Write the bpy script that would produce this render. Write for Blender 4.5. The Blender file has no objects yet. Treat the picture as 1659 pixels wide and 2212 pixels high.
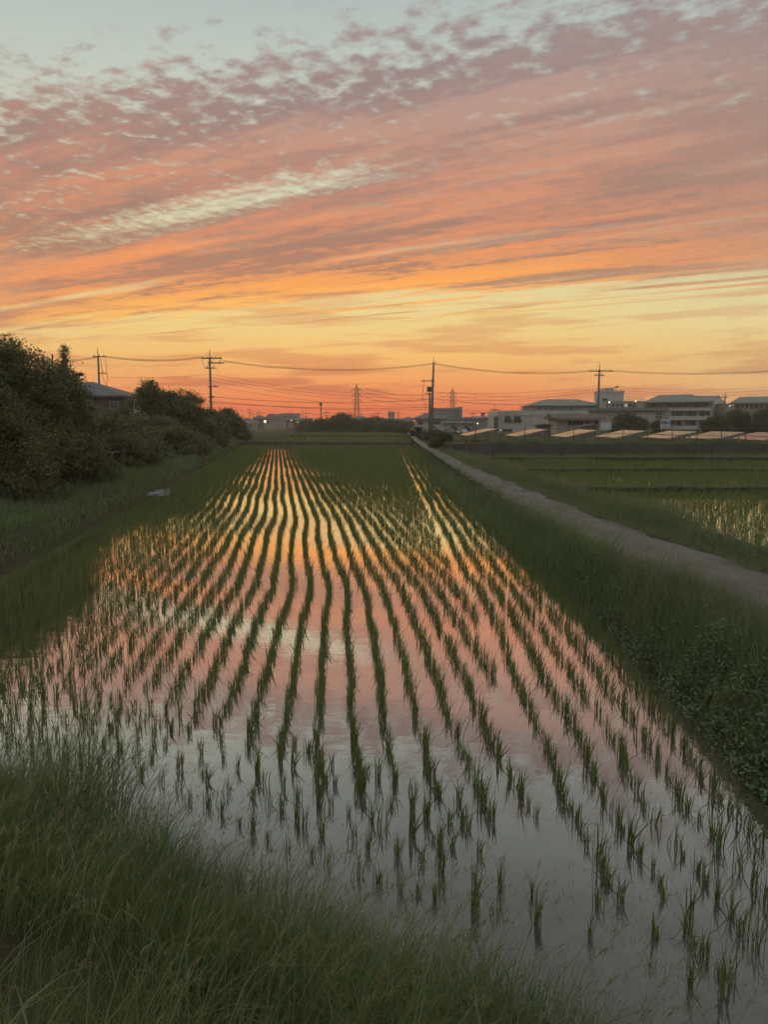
import bpy, bmesh, math, random
import numpy as np
from mathutils import Vector, Matrix, Euler
random.seed(7); rng = np.random.default_rng(11)
scene = bpy.context.scene
COL = scene.collection
R = math.radians

# ------------------------------------------------------------------ camera
EYE = 2.7                      # height of the lens above the paddy water (water is z = 0)
FPX = 1597.0                   # focal length in units of a 1659 x 2212 picture
TILT = math.atan((1106 - 912) / FPX)
cam_d = bpy.data.cameras.new("camera"); cam = bpy.data.objects.new("camera", cam_d)
COL.objects.link(cam)
cam_d.sensor_fit = 'VERTICAL'; cam_d.sensor_height = 36.0; cam_d.lens = 36.0 * FPX / 2212.0
cam_d.clip_start = 0.05; cam_d.clip_end = 6000
cam.location = (0, 0, EYE); cam.rotation_euler = (R(90) - TILT, 0, 0)
scene.camera = cam

# ------------------------------------------------------------------ exposure
vs = scene.view_settings
vs.view_transform = 'Standard'; vs.look = 'None'; vs.exposure = 0.15; vs.gamma = 1.0
vs.use_curve_mapping = False
scene.cycles.max_bounces = 6; scene.cycles.diffuse_bounces = 2; scene.cycles.glossy_bounces = 3
scene.cycles.transparent_max_bounces = 4; scene.cycles.volume_bounces = 1
scene.cycles.use_fast_gi = False
scene.cycles.use_adaptive_sampling = True; scene.cycles.adaptive_threshold = 0.03; scene.cycles.adaptive_min_samples = 16
scene.cycles.use_denoising = True

def s2l(c):
    return tuple((v/255/12.92 if v/255 <= .04045 else ((v/255+.055)/1.055)**2.4) for v in c)

# ------------------------------------------------------------------ node helper
class NT:
    def __init__(s, tree): s.t = tree; s.n = tree.nodes; s.l = tree.links
    def put(s, sock, v):
        if isinstance(v, bpy.types.NodeSocket): s.l.new(v, sock)
        elif isinstance(v, (tuple, list)):
            v = tuple(v)
            n = len(sock.default_value)
            sock.default_value = v if len(v) == n else (v + (1.0,))[:n]
        else: sock.default_value = v
    def m(s, op, a, b=None, c=None, clamp=False):
        n = s.n.new('ShaderNodeMath'); n.operation = op; n.use_clamp = clamp
        s.put(n.inputs[0], a)
        if b is not None: s.put(n.inputs[1], b)
        if c is not None: s.put(n.inputs[2], c)
        return n.outputs[0]
    def vm(s, op, a, b=None, scale=None):
        n = s.n.new('ShaderNodeVectorMath'); n.operation = op
        s.put(n.inputs[0], a)
        if b is not None: s.put(n.inputs[1], b)
        if scale is not None: s.put(n.inputs['Scale'], scale)
        return n.outputs['Value'] if op in ('DOT_PRODUCT', 'LENGTH', 'DISTANCE') else n.outputs[0]
    def xyz(s, x, y, z=0.0):
        n = s.n.new('ShaderNodeCombineXYZ')
        for i, v in enumerate((x, y, z)): s.put(n.inputs[i], v)
        return n.outputs[0]
    def sep(s, v):
        n = s.n.new('ShaderNodeSeparateXYZ'); s.put(n.inputs[0], v); return n.outputs
    def noise(s, vec, scale=1.0, detail=3.0, rough=.55, dist=0.0, dim='3D'):
        n = s.n.new('ShaderNodeTexNoise'); n.noise_dimensions = dim; s.put(n.inputs['Vector'], vec)
        n.inputs['Scale'].default_value = scale; n.inputs['Detail'].default_value = detail
        n.inputs['Roughness'].default_value = rough; n.inputs['Distortion'].default_value = dist
        return n.outputs['Fac']
    def voro(s, vec, scale=1.0, feature='F1', rand=1.0):
        n = s.n.new('ShaderNodeTexVoronoi'); n.feature = feature; s.put(n.inputs['Vector'], vec)
        n.inputs['Scale'].default_value = scale; n.inputs['Randomness'].default_value = rand
        return n.outputs['Distance']
    def ss(s, v, a, b, lo=0.0, hi=1.0):
        n = s.n.new('ShaderNodeMapRange'); n.interpolation_type = 'SMOOTHSTEP'
        s.put(n.inputs[0], v); s.put(n.inputs[1], a); s.put(n.inputs[2], b)
        s.put(n.inputs[3], lo); s.put(n.inputs[4], hi); return n.outputs[0]
    def lin(s, v, a, b, lo=0.0, hi=1.0):
        n = s.n.new('ShaderNodeMapRange'); n.clamp = True
        s.put(n.inputs[0], v); s.put(n.inputs[1], a); s.put(n.inputs[2], b)
        s.put(n.inputs[3], lo); s.put(n.inputs[4], hi); return n.outputs[0]
    def ramp(s, v, stops, interp='LINEAR'):
        n = s.n.new('ShaderNodeValToRGB'); cr = n.color_ramp; cr.interpolation = interp
        while len(cr.elements) < len(stops): cr.elements.new(1.0)
        for e, (p, c) in zip(cr.elements, stops):
            e.position = p; e.color = (tuple(c) + (1.0,)) if len(c) == 3 else c
        s.put(n.inputs[0], v); return n.outputs[0]
    def mix(s, f, a, b, mode='MIX'):
        n = s.n.new('ShaderNodeMix'); n.data_type = 'RGBA'; n.blend_type = mode
        s.put(n.inputs[0], f); s.put(n.inputs[6], a); s.put(n.inputs[7], b); return n.outputs[2]
    def new(s, kind, **kw):
        n = s.n.new(kind)
        for k, v in kw.items(): s.put(n.inputs[k], v)
        return n

# ------------------------------------------------------------------ sky
SUN_AZ = R(-4.6)                                   # the sun has just gone, left of the picture's middle
SUNV = (math.sin(SUN_AZ), math.cos(SUN_AZ), 0.0)
world = bpy.data.worlds.new("World"); scene.world = world; world.use_nodes = True
world.cycles.sampling_method = 'NONE'
def build_sky():
    T = NT(world.node_tree); T.n.clear()
    out = T.n.new('ShaderNodeOutputWorld'); bg = T.n.new('ShaderNodeBackground')
    D = T.n.new('ShaderNodeTexCoord').outputs['Generated']
    dx, dy, dz0 = T.sep(D)
    dz = T.m('MAXIMUM', dz0, 0.0)
    hl = T.m('SQRT', T.m('ADD', T.m('MULTIPLY', dx, dx), T.m('ADD', T.m('MULTIPLY', dy, dy), 1e-5)))
    csun = T.m('DIVIDE', T.vm('DOT_PRODUCT', D, SUNV), hl)          # cosine of azimuth from the sun
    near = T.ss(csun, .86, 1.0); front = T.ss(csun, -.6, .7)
    L = lambda p, *c: (p, s2l(c))
    e = T.m('POWER', dz, .5)                                        # finer steps near the horizon
    q = lambda z: z ** .5
    A = T.ramp(e, [L(q(0), 214,102,64), L(q(.018), 230,114,68), L(q(.034), 242,134,76), L(q(.055), 250,162,90), L(q(.085), 251,192,108),
                   L(q(.125), 238,207,132), L(q(.17), 228,210,152), L(q(.23), 214,206,166), L(q(.31), 203,203,178), L(q(.40), 186,194,184),
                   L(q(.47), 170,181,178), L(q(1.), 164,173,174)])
    B = T.ramp(e, [L(q(0), 210,148,104), L(q(.02), 222,162,110), L(q(.05), 238,186,118), L(q(.085), 238,198,124), L(q(.125), 230,210,148),
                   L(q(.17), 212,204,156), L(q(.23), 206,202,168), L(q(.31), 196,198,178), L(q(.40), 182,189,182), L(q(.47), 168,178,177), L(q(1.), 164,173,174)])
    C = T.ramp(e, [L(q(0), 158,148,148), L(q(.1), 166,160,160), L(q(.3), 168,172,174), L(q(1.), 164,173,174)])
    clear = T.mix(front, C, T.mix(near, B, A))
    # --- a sheet of altocumulus: direction projected on a level plane, bands running 57.5 deg left of the view
    w = T.m('ADD', dz, .012)
    px = T.m('DIVIDE', dx, w); py = T.m('DIVIDE', dy, w)
    ca, sa = math.cos(R(57.5)), math.sin(R(57.5))
    s_ = T.m('ADD', T.m('MULTIPLY', px, -sa), T.m('MULTIPLY', py, ca))
    t_ = T.m('ADD', T.m('MULTIPLY', px, ca), T.m('MULTIPLY', py, sa))
    big = T.noise(T.xyz(T.m('MULTIPLY', s_, .55), T.m('MULTIPLY', t_, 1.3), 1.7), 1.0, 2, .5, dim='2D')
    str_ = T.noise(T.xyz(T.m('MULTIPLY', s_, .42), T.m('MULTIPLY', t_, 3.4), 0.), 1.0, 5, .62, dim='2D')
    fine = T.noise(T.xyz(T.m('MULTIPLY', s_, 9.5), T.m('MULTIPLY', t_, 12.5), 0.), 1.0, 4, .62, dim='2D')
    rip = T.noise(T.xyz(T.m('MULTIPLY', s_, 19.0), T.m('MULTIPLY', t_, 17.0), 0.), 1.0, 2, .5, dim='2D')
    bb = T.m('SUBTRACT', big, .5); sb = T.m('SUBTRACT', str_, .5); fb = T.m('SUBTRACT', fine, .5)
    tw = T.m('ADD', t_, T.m('MULTIPLY', bb, .55))
    # envelope across the bands
    ons = T.m('SUBTRACT', 1.82, T.m('MULTIPLY', T.m('MINIMUM', T.m('MAXIMUM', s_, -1.0), 4.0), .205))
    uu = T.m('SUBTRACT', T.m('ADD', t_, T.m('MULTIPLY', bb, .5)), ons)
    lo = T.ss(uu, -.42, .50)
    edge = T.m('SUBTRACT', 5.52, T.m('MULTIPLY', s_, .165))
    up = T.ss(T.m('SUBTRACT', edge, T.m('ADD', t_, T.m('MULTIPLY', sb, 3.0))), -.45, .7)
    g1 = T.m('SUBTRACT', 1.0, T.ss(T.m('ABSOLUTE', T.m('SUBTRACT', T.m('ADD', t_, T.m('MULTIPLY', bb, .22)), 2.47)), .0, .27))
    gs = T.m('MULTIPLY', T.ss(s_, 1.25, 1.9), T.ss(s_, 4.2, 2.4))
    g2 = T.m('SUBTRACT', 1.0, T.ss(T.m('ABSOLUTE', T.m('SUBTRACT', T.m('ADD', t_, T.m('MULTIPLY', bb, .2)), 3.55)), .02, .13))
    g2s = T.m('MULTIPLY', T.ss(s_, 3.6, 4.6), T.ss(s_, 9.0, 5.2))
    g3 = T.m('MULTIPLY', T.m('SUBTRACT', 1.0, T.ss(T.m('ABSOLUTE', T.m('SUBTRACT', t_, 4.35)), .03, .24)), T.ss(s_, .9, -.3))
    g4 = T.m('MULTIPLY', T.m('SUBTRACT', 1.0, T.ss(T.m('ABSOLUTE', T.m('SUBTRACT', tw, 1.92)), .03, .20)), T.ss(s_, .55, .15))
    gap = T.m('ADD', T.m('ADD', T.m('MULTIPLY', T.m('MULTIPLY', g1, gs), .52), T.m('MULTIPLY', T.m('MULTIPLY', g2, g2s), .5)),
              T.m('ADD', T.m('MULTIPLY', g3, .55), T.m('MULTIPLY', g4, .40)))
    env = T.m('SUBTRACT', T.m('MULTIPLY', lo, up), gap)
    famp = T.ss(t_, 3.3, 1.7, .32, 1.75)
    samp = T.ss(t_, 1.7, 3.2, .30, 1.15)
    dens = T.m('ADD', env, T.m('ADD', T.m('MULTIPLY', fb, famp), T.m('MULTIPLY', sb, samp)))
    dens = T.m('ADD', dens, T.m('MULTIPLY', T.m('SUBTRACT', rip, .5), T.m('MULTIPLY', famp, .5)))
    dens = T.m('MULTIPLY', T.ss(dens, .19, 1.0), T.ss(T.m('MULTIPLY', lo, up), .0, .22))
    below = T.m('SUBTRACT', t_, edge)                                 # torn streamers trailing under the sheet
    trail = T.m('MULTIPLY', T.ss(T.noise(T.xyz(T.m('MULTIPLY', s_, .55), T.m('MULTIPLY', t_, 4.6), 0.), 1.0, 4, .6, dim='2D'), .50, .66), T.m('MULTIPLY', T.ss(below, -.9, -.1), T.ss(below, 1.5, .2)))
    dens = T.m('MAXIMUM', dens, T.m('MULTIPLY', trail, .85))
    # low thin streaks under the main sheet, lying almost level
    az = T.m('DIVIDE', dx, T.m('MAXIMUM', dy, .05))
    st = T.noise(T.xyz(T.m('MULTIPLY', az, 4.5), T.m('MULTIPLY', T.m('SUBTRACT', dz, T.m('MULTIPLY', az, .022)), 62), 0.), 1.0, 4, .55, dim='2D')
    stE = T.m('MULTIPLY', T.ss(dz, .012, .05), T.ss(dz, .20, .13))
    stw = T.m('MULTIPLY', stE, T.m('MULTIPLY', front, T.ss(dz, .10, .03, .55, 1.0)))
    streak = T.m('MULTIPLY', T.ss(st, .47, .63), stw)
    # colour of the sheet: grey mauve where thick and high, lit orange from below towards the sunset
    elev = T.ramp(dz, [L(0, 206,100,64), L(.12, 226,134,82), L(.20, 208,130,94), L(.28, 178,122,104), L(.36, 155,121,114), L(.46, 150,131,131), L(1, 150,148,152)])
    litc = T.ramp(dz, [L(0, 228,120,70), L(.10, 244,150,80), L(.16, 242,144,78), L(.215, 230,138,86), L(.28, 205,134,102), L(.36, 178,138,124), L(.46, 166,147,144), L(1, 158,156,158)])
    dark = T.ramp(dz, [L(0, 186,96,66), L(.12, 186,120,92), L(.20, 164,112,94), L(.28, 150,112,102), L(.36, 146,118,114), L(.46, 142,128,130), L(1, 140,140,146)])
    hot = T.ramp(dz, [L(0, 236,120,66), L(.12, 255,196,92), L(.18, 255,166,70), L(.25, 232,136,82), L(.4, 190,146,128), L(1, 140,138,146)])
    v = T.noise(T.xyz(T.m('MULTIPLY', s_, .5), T.m('MULTIPLY', t_, 2.6), 0.), 1.0, 4, .6, dim='2D')
    v2 = T.m('ADD', v, T.m('MULTIPLY', fb, .30))
    cc = T.mix(T.ss(v2, .38, .52), dark, elev)
    cc = T.mix(T.ss(v2, .50, .66), cc, litc)
    ed = T.ss(T.m('SUBTRACT', edge, t_), 1.9, .3)                    # the low rim catches most light
    cc = T.mix(T.m('MULTIPLY', T.m('MULTIPLY', ed, near), T.ss(v2, .34, .55)), cc, hot)
    right = T.ss(csun, .97, .80)
    grey = T.ramp(dz, [L(0, 206,130,92), L(.12, 214,158,116), L(.22, 186,136,110), L(.3, 160,124,112), L(.4, 148,128,124), L(1, 124,124,134)])
    cc = T.mix(T.m('MULTIPLY', right, .8), cc, grey)
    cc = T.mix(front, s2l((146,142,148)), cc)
    sky = T.mix(T.m('MULTIPLY', dens, .93), clear, cc)
    stc = T.mix(near, T.mix(T.ss(dz, .03, .16), s2l((206,138,98)), s2l((212,162,116))), T.mix(T.ss(dz, .03, .16), s2l((206,104,66)), s2l((214,140,90))))
    sky = T.mix(T.m('MULTIPLY', streak, .85), sky, stc)
    # ground side of the world
    sky = T.mix(T.ss(dz0, -.002, -.02), sky, s2l((70, 60, 48)))
    nis = T.n.new('ShaderNodeTexSky'); nis.sky_type = 'NISHITA'; nis.sun_disc = False
    nis.sun_elevation = R(1.0); nis.sun_rotation = SUN_AZ; nis.air_density = 1.4; nis.dust_density = 2.0
    sky = T.mix(1.0, sky, T.vm('SCALE', nis.outputs[0], scale=SKY_NISHITA), 'ADD')
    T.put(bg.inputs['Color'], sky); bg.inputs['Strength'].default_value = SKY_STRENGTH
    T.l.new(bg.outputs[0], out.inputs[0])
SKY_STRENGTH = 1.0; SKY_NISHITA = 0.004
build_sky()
sun_d = bpy.data.lights.new("sun", 'SUN'); sun_o = bpy.data.objects.new("sun", sun_d); COL.objects.link(sun_o)
sun_d.energy = 0.25; sun_d.angle = R(3.0); sun_d.color = (1.0, .52, .22)
sun_o.rotation_euler = Vector((-SUNV[0], -SUNV[1], -math.tan(R(1.6)))).to_track_quat('-Z', 'Y').to_euler()
sun_o.location = (0, 0, 60)

# ------------------------------------------------------------------ helpers
def at(px, py, Y):
    """point at depth Y (metres ahead) that is seen at (px, py) of the 1659 x 2212 picture"""
    u = (px - 829.5) / FPX; v = (1106 - py) / FPX
    d = Vector((u, math.cos(TILT) + v*math.sin(TILT), -math.sin(TILT) + v*math.cos(TILT)))
    return Vector((0, 0, EYE)) + d * (Y / d.y)
def tag(o, label=None, cat=None, group=None, kind=None):
    if label: o['label'] = label
    if cat: o['category'] = cat
    if group: o['group'] = group
    if kind: o['kind'] = kind
    return o
def empty(name, loc=(0, 0, 0), rz=0.0, **kw):
    o = bpy.data.objects.new(name, None); COL.objects.link(o)
    o.empty_display_size = .2; o.location = loc; o.rotation_euler = (0, 0, rz)
    return tag(o, **kw)
def link(name, me, parent=None, **kw):
    o = bpy.data.objects.new(name, me); COL.objects.link(o)
    if parent is not None: o.parent = parent
    return tag(o, **kw)
class MB:
    def __init__(s): s.v = []; s.f = []
    def quad(s, *p):
        i = len(s.v); s.v += [tuple(q) for q in p]; s.f.append(tuple(range(i, i+len(p)))); return s
    def box(s, x0, x1, y0, y1, z0, z1):
        i = len(s.v)
        s.v += [(x0,y0,z0),(x1,y0,z0),(x1,y1,z0),(x0,y1,z0),(x0,y0,z1),(x1,y0,z1),(x1,y1,z1),(x0,y1,z1)]
        for f in ((0,3,2,1),(4,5,6,7),(0,1,5,4),(1,2,6,5),(2,3,7,6),(3,0,4,7)): s.f.append(tuple(i+k for k in f))
        return s
    def bar(s, a, b, w, h=None):
        """square bar from a to b"""
        a = Vector(a); b = Vector(b); h = h or w; d = (b-a).normalized()
        n = d.cross(Vector((0,0,1)));  n = Vector((1,0,0)) if n.length < 1e-4 else n.normalized()
        m = n.cross(d).normalized(); i = len(s.v)
        for p in (a, b):
            for sx, sy in ((-1,-1),(1,-1),(1,1),(-1,1)): s.v.append(tuple(p + n*(sx*w/2) + m*(sy*h/2)))
        for f in ((0,1,2,3),(7,6,5,4),(0,4,5,1),(1,5,6,2),(2,6,7,3),(3,7,4,0)): s.f.append(tuple(i+k for k in f))
        return s
    def tube(s, pts, rad, n=6, cap=True):
        pts = [Vector(p) for p in pts]
        if not isinstance(rad, (list, tuple)): rad = [rad]*len(pts)
        i = len(s.v)
        for k, p in enumerate(pts):
            d = (pts[min(k+1, len(pts)-1)] - pts[max(k-1, 0)]).normalized()
            e = Vector((0,0,1)) if abs(d.z) < .9 else Vector((1,0,0))
            a = d.cross(e).normalized(); b = a.cross(d).normalized()
            for j in range(n):
                t = 2*math.pi*j/n; s.v.append(tuple(p + (a*math.cos(t) + b*math.sin(t))*rad[k]))
        for k in range(len(pts)-1):
            for j in range(n):
                j2 = (j+1) % n; s.f.append((i+k*n+j, i+k*n+j2, i+(k+1)*n+j2, i+(k+1)*n+j))
        if cap:
            s.f.append(tuple(i+j for j in range(n))[::-1]); s.f.append(tuple(i+(len(pts)-1)*n+j for j in range(n)))
        return s
    def mesh(s, name, mat, smooth=False):
        me = bpy.data.meshes.new(name); me.from_pydata(s.v, [], s.f)
        if mat: me.materials.append(mat)
        if smooth:
            for p in me.polygons: p.use_smooth = True
        me.update(); return me
    def build(s, name, mat, parent=None, smooth=False, **kw):
        return link(name, s.mesh(name, mat, smooth), parent, **kw)
def np_mesh(name, V, F, mat, tint=None, smooth=False):
    """numpy triangles/quads -> mesh, with an optional per-vertex tint"""
    me = bpy.data.meshes.new(name); k = F.shape[1]; V = np.ascontiguousarray(V, dtype=np.float32)
    me.vertices.add(len(V)); me.vertices.foreach_set('co', V.ravel())
    me.loops.add(F.size); me.loops.foreach_set('vertex_index', np.ascontiguousarray(F, dtype=np.int32).ravel())
    me.polygons.add(len(F)); me.polygons.foreach_set('loop_start', np.arange(0, F.size, k, dtype=np.int32))
    me.update(calc_edges=True)
    if tint is not None:
        a = me.attributes.new('tint', 'FLOAT', 'POINT'); a.data.foreach_set('value', np.ascontiguousarray(tint, dtype=np.float32))
    if smooth: me.polygons.foreach_set('use_smooth', np.ones(len(F), dtype=bool))
    me.materials.append(mat); me.validate(); return me
def blades(base, h, az, lean, width, segs=3, droop=0.0, facing=None):
    """grass blades as tapering ribbons: returns V, F(tri), index of blade per vertex"""
    n = len(base); lev = segs + 1
    t = np.linspace(0, 1, lev)[None, :]
    dx = np.cos(az)[:, None]; dy = np.sin(az)[:, None]
    out = (lean[:, None]*t**1.6 + (droop*t**4 if np.isscalar(droop) else droop[:, None]*t**4)) * h[:, None]
    zz = h[:, None]*t*np.sqrt(np.clip(1-(lean[:, None]*t*.75)**2, .15, 1)) - ((droop if np.isscalar(droop) else droop[:, None])*t**5*.75)*h[:, None]
    cx = base[:, 0:1]+dx*out; cy = base[:, 1:2]+dy*out; cz = base[:, 2:3]+zz
    if facing is None: facing = rng.uniform(0, 2*np.pi, n)
    wx = np.cos(facing)[:, None]; wy = np.sin(facing)[:, None]
    w = width[:, None]*.5*(1-t**2.2)*(.55+.9*t*(1-t)*2)
    w = np.maximum(w, 0)
    V = np.empty((n, lev*2, 3), dtype=np.float32)
    V[:, 0::2, 0] = cx-wx*w; V[:, 0::2, 1] = cy-wy*w; V[:, 0::2, 2] = cz
    V[:, 1::2, 0] = cx+wx*w; V[:, 1::2, 1] = cy+wy*w; V[:, 1::2, 2] = cz
    f = []
    for k in range(segs):
        a = 2*k
        if k < segs-1: f += [(a, a+1, a+3), (a, a+3, a+2)]
        else: f += [(a, a+1, a+2)]
    f = np.array(f, dtype=np.int64)
    F = (np.arange(n)[:, None, None]*(lev*2) + f[None]).reshape(-1, 3)
    return V.reshape(-1, 3), F, np.repeat(np.arange(n), lev*2)
class Pile:
    """collects numpy pieces for one mesh"""
    def __init__(s): s.V = []; s.F = []; s.T = []; s.n = 0
    def add(s, V, F, T): s.V.append(V); s.F.append(F+s.n); s.T.append(T); s.n += len(V)
    def mesh(s, name, mat): return np_mesh(name, np.concatenate(s.V), np.concatenate(s.F), mat, np.concatenate(s.T))
def interp(pts):
    ys = [p[0] for p in pts]; xs = [p[1] for p in pts]
    return lambda y: np.interp(y, ys, xs)

# ------------------------------------------------------------------ materials
def mat_new(name):
    m = bpy.data.materials.new(name); m.use_nodes = True; T = NT(m.node_tree)
    T.n.clear(); out = T.n.new('ShaderNodeOutputMaterial'); return m, T, out
def obj_vec(T):
    g = T.n.new('ShaderNodeNewGeometry'); return g.outputs['Position']
def plain(name, col, rough=.8, var=.18, scale=3.0, metal=0.0, bump=0.0, bscale=20.0, stain=None, spec=.3):
    """painted / concrete / metal surface with uneven colour, optional streaky stains"""
    m, T, out = mat_new(name); b = T.n.new('ShaderNodeBsdfPrincipled'); P = obj_vec(T)
    n = T.noise(P, scale, 5, .6); n2 = T.noise(P, scale*9, 3, .6)
    f = T.m('ADD', T.m('MULTIPLY', n, .7), T.m('MULTIPLY', n2, .3))
    c = T.mix(T.ss(f, .3, .7), tuple(v*(1-var) for v in col), tuple(min(1, v*(1+var)) for v in col))
    if stain:
        x, y, z = T.sep(P)
        sn = T.noise(T.xyz(T.m('MULTIPLY', x, 2.3), T.m('MULTIPLY', y, 2.3), T.m('MULTIPLY', z, .35)), 1.0, 4, .6)
        c = T.mix(T.m('MULTIPLY', T.ss(sn, .48, .72), .55), c, stain)
    T.put(b.inputs['Base Color'], c); b.inputs['Roughness'].default_value = rough; b.inputs['Metallic'].default_value = metal
    b.inputs['Specular IOR Level'].default_value = spec
    if bump:
        bp = T.n.new('ShaderNodeBump'); bp.inputs['Strength'].default_value = bump
        bp.inputs['Distance'].default_value = .02
        T.put(bp.inputs['Height'], T.noise(P, bscale, 5, .65)); T.l.new(bp.outputs[0], b.inputs['Normal'])
    T.l.new(b.outputs[0], out.inputs[0]); return m
def leafy(name, stops, trans=.42, gloss=.04):
    """foliage: colour by the blade's own tint (0 dry brown .. 1 fresh), light passes through"""
    m, T, out = mat_new(name)
    a = T.n.new('ShaderNodeAttribute'); a.attribute_name = 'tint'
    P = obj_vec(T)
    f = T.m('ADD', a.outputs['Fac'], T.m('MULTIPLY', T.m('SUBTRACT', T.noise(P, 1.3, 3, .5), .5), .5))
    c = T.ramp(f, stops)
    d = T.n.new('ShaderNodeBsdfDiffuse'); t = T.n.new('ShaderNodeBsdfTranslucent'); g = T.n.new('ShaderNodeBsdfGlossy')
    T.put(d.inputs[0], c); T.put(t.inputs[0], T.mix(.35, c, (.10, .13, .02)))
    g.inputs['Roughness'].default_value = .45; T.put(g.inputs[0], (.8, .8, .8))
    s = T.n.new('ShaderNodeMixShader'); s.inputs[0].default_value = trans
    T.l.new(d.outputs[0], s.inputs[1]); T.l.new(t.outputs[0], s.inputs[2])
    s2 = T.n.new('ShaderNodeMixShader'); s2.inputs[0].default_value = gloss
    T.l.new(s.outputs[0], s2.inputs[1]); T.l.new(g.outputs[0], s2.inputs[2])
    T.l.new(s2.outputs[0], out.inputs[0]); return m
def emitter(name, col, strength):
    m, T, out = mat_new(name); e = T.n.new('ShaderNodeEmission'); T.put(e.inputs[0], col); e.inputs[1].default_value = strength
    T.l.new(e.outputs[0], out.inputs[0]); return m

M = {}
M['grass'] = leafy('meadow_grass', [(0, (.27,.235,.13)), (.22, (.185,.215,.10)), (.6, (.14,.20,.078)), (1, (.185,.25,.09))])
M['dry_grass'] = leafy('seeding_grass', [(0, (.30,.24,.13)), (.5, (.24,.22,.11)), (1, (.17,.19,.08))])
M['rice'] = leafy('rice_leaf', [(0, (.16,.14,.05)), (.35, (.13,.16,.042)), (1, (.17,.22,.06))], .4)
M['weed'] = leafy('weed_leaf', [(0, (.12,.12,.05)), (.5, (.12,.18,.062)), (1, (.19,.25,.10))], .25, .07)
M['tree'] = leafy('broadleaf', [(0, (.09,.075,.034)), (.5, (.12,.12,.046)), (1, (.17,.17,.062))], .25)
M['fartree'] = leafy('far_broadleaf', [(0, (.06,.055,.024)), (.5, (.08,.08,.032)), (1, (.105,.105,.042))], .2)
M['bark'] = plain('bark', (.07,.05,.035), .9, .3, 6, bump=.6)
M['concrete'] = plain('weathered_concrete', (.28,.265,.24), .9, .2, 1.2, bump=.3, stain=(.10,.09,.075))
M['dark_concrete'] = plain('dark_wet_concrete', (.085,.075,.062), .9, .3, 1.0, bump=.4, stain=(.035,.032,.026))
M['polecrete'] = plain('pole_concrete', (.20,.18,.155), .85, .15, 2.0)
M['steel'] = plain('galvanised_steel', (.26,.26,.26), .5, .2, 4, .6)
M['darksteel'] = plain('dark_steel', (.07,.065,.06), .55, .2, 4, .4)
M['cable'] = plain('cable', (.028,.026,.025), .6, .1, 1)
M['ceramic'] = plain('insulator_ceramic', (.45,.43,.40), .3, .1, 3)
M['white'] = plain('white_paint', (.50,.47,.43), .7, .08, .8, stain=(.36,.33,.29))
M['cream'] = plain('cream_render', (.34,.31,.265), .8, .1, .7, stain=(.28,.25,.21))
M['grey'] = plain('grey_render', (.30,.29,.28), .8, .12, .7, stain=(.2,.19,.18))
M['beige'] = plain('beige_render', (.40,.35,.29), .8, .12, .7, stain=(.24,.21,.17))
M['brown'] = plain('brown_siding', (.16,.12,.09), .8, .2, 1.5)
M['copper'] = plain('green_roof_sheet', (.18,.20,.182), .6, .15, .9, stain=(.14,.18,.165))
M['tile'] = plain('grey_roof_tile', (.12,.115,.115), .6, .25, 5, bump=.5, bscale=9)
M['tile2'] = plain('brown_roof_tile', (.14,.095,.075), .65, .25, 5, bump=.5, bscale=9)
M['tile3'] = plain('slate_roof_tile', (.15,.15,.165), .6, .2, 5, bump=.5, bscale=9)
M['dark'] = plain('opening_shade', (.022,.02,.018), .9, .2, 2)  # near-black colour paints the shade inside porches, doorways and sheds
M['carpaint'] = plain('white_car_paint', (.62,.62,.62), .25, .04, 1, spec=.5)
M['carpaint2'] = plain('silver_car_paint', (.38,.38,.39), .28, .04, 1, .4, spec=.5)
M['rubber'] = plain('tyre_rubber', (.02,.02,.02), .85, .1, 2)
M['plastic'] = plain('grey_plastic_pipe', (.27,.27,.26), .5, .12, 3, stain=(.2,.18,.14))
M['signwhite'] = plain('sign_white', (.55,.55,.57), .6, .05, 1)
M['signblue'] = plain('sign_blue', (.06,.075,.20), .6, .05, 1)
M['signgrey'] = plain('sign_grey_print', (.25,.25,.29), .6, .05, 1)
M['net'] = plain('weathered_timber', (.11,.085,.065), .9, .3, 4)
M['lamp'] = emitter('lamp_glow', (1.0,.93,.60), 3.5)
M['lampgreen'] = emitter('green_lamp_glow', (.85,1.0,.45), 6.0)
M['litwin'] = emitter('lit_window', (1.0,.86,.50), .42)
M['litshop'] = emitter('lit_shop', (.72,.78,.42), .30)
def glass_mat():
    m, T, out = mat_new('window_glass'); b = T.n.new('ShaderNodeBsdfPrincipled')
    T.put(b.inputs['Base Color'], (.03,.03,.03)); b.inputs['Roughness'].default_value = .12
    T.l.new(b.outputs[0], out.inputs[0]); return m
M['glass'] = glass_mat()
def panel_mat():
    m, T, out = mat_new('solar_glass'); b = T.n.new('ShaderNodeBsdfPrincipled'); P = obj_vec(T)
    x, y, z = T.sep(P)
    T.put(b.inputs['Base Color'], T.mix(T.noise(P, 6, 2), (.012,.014,.03), (.03,.03,.05)))
    b.inputs['Roughness'].default_value = .20; b.inputs['IOR'].default_value = 2.5
    T.l.new(b.outputs[0], out.inputs[0]); return m
M['solar'] = panel_mat()
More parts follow.
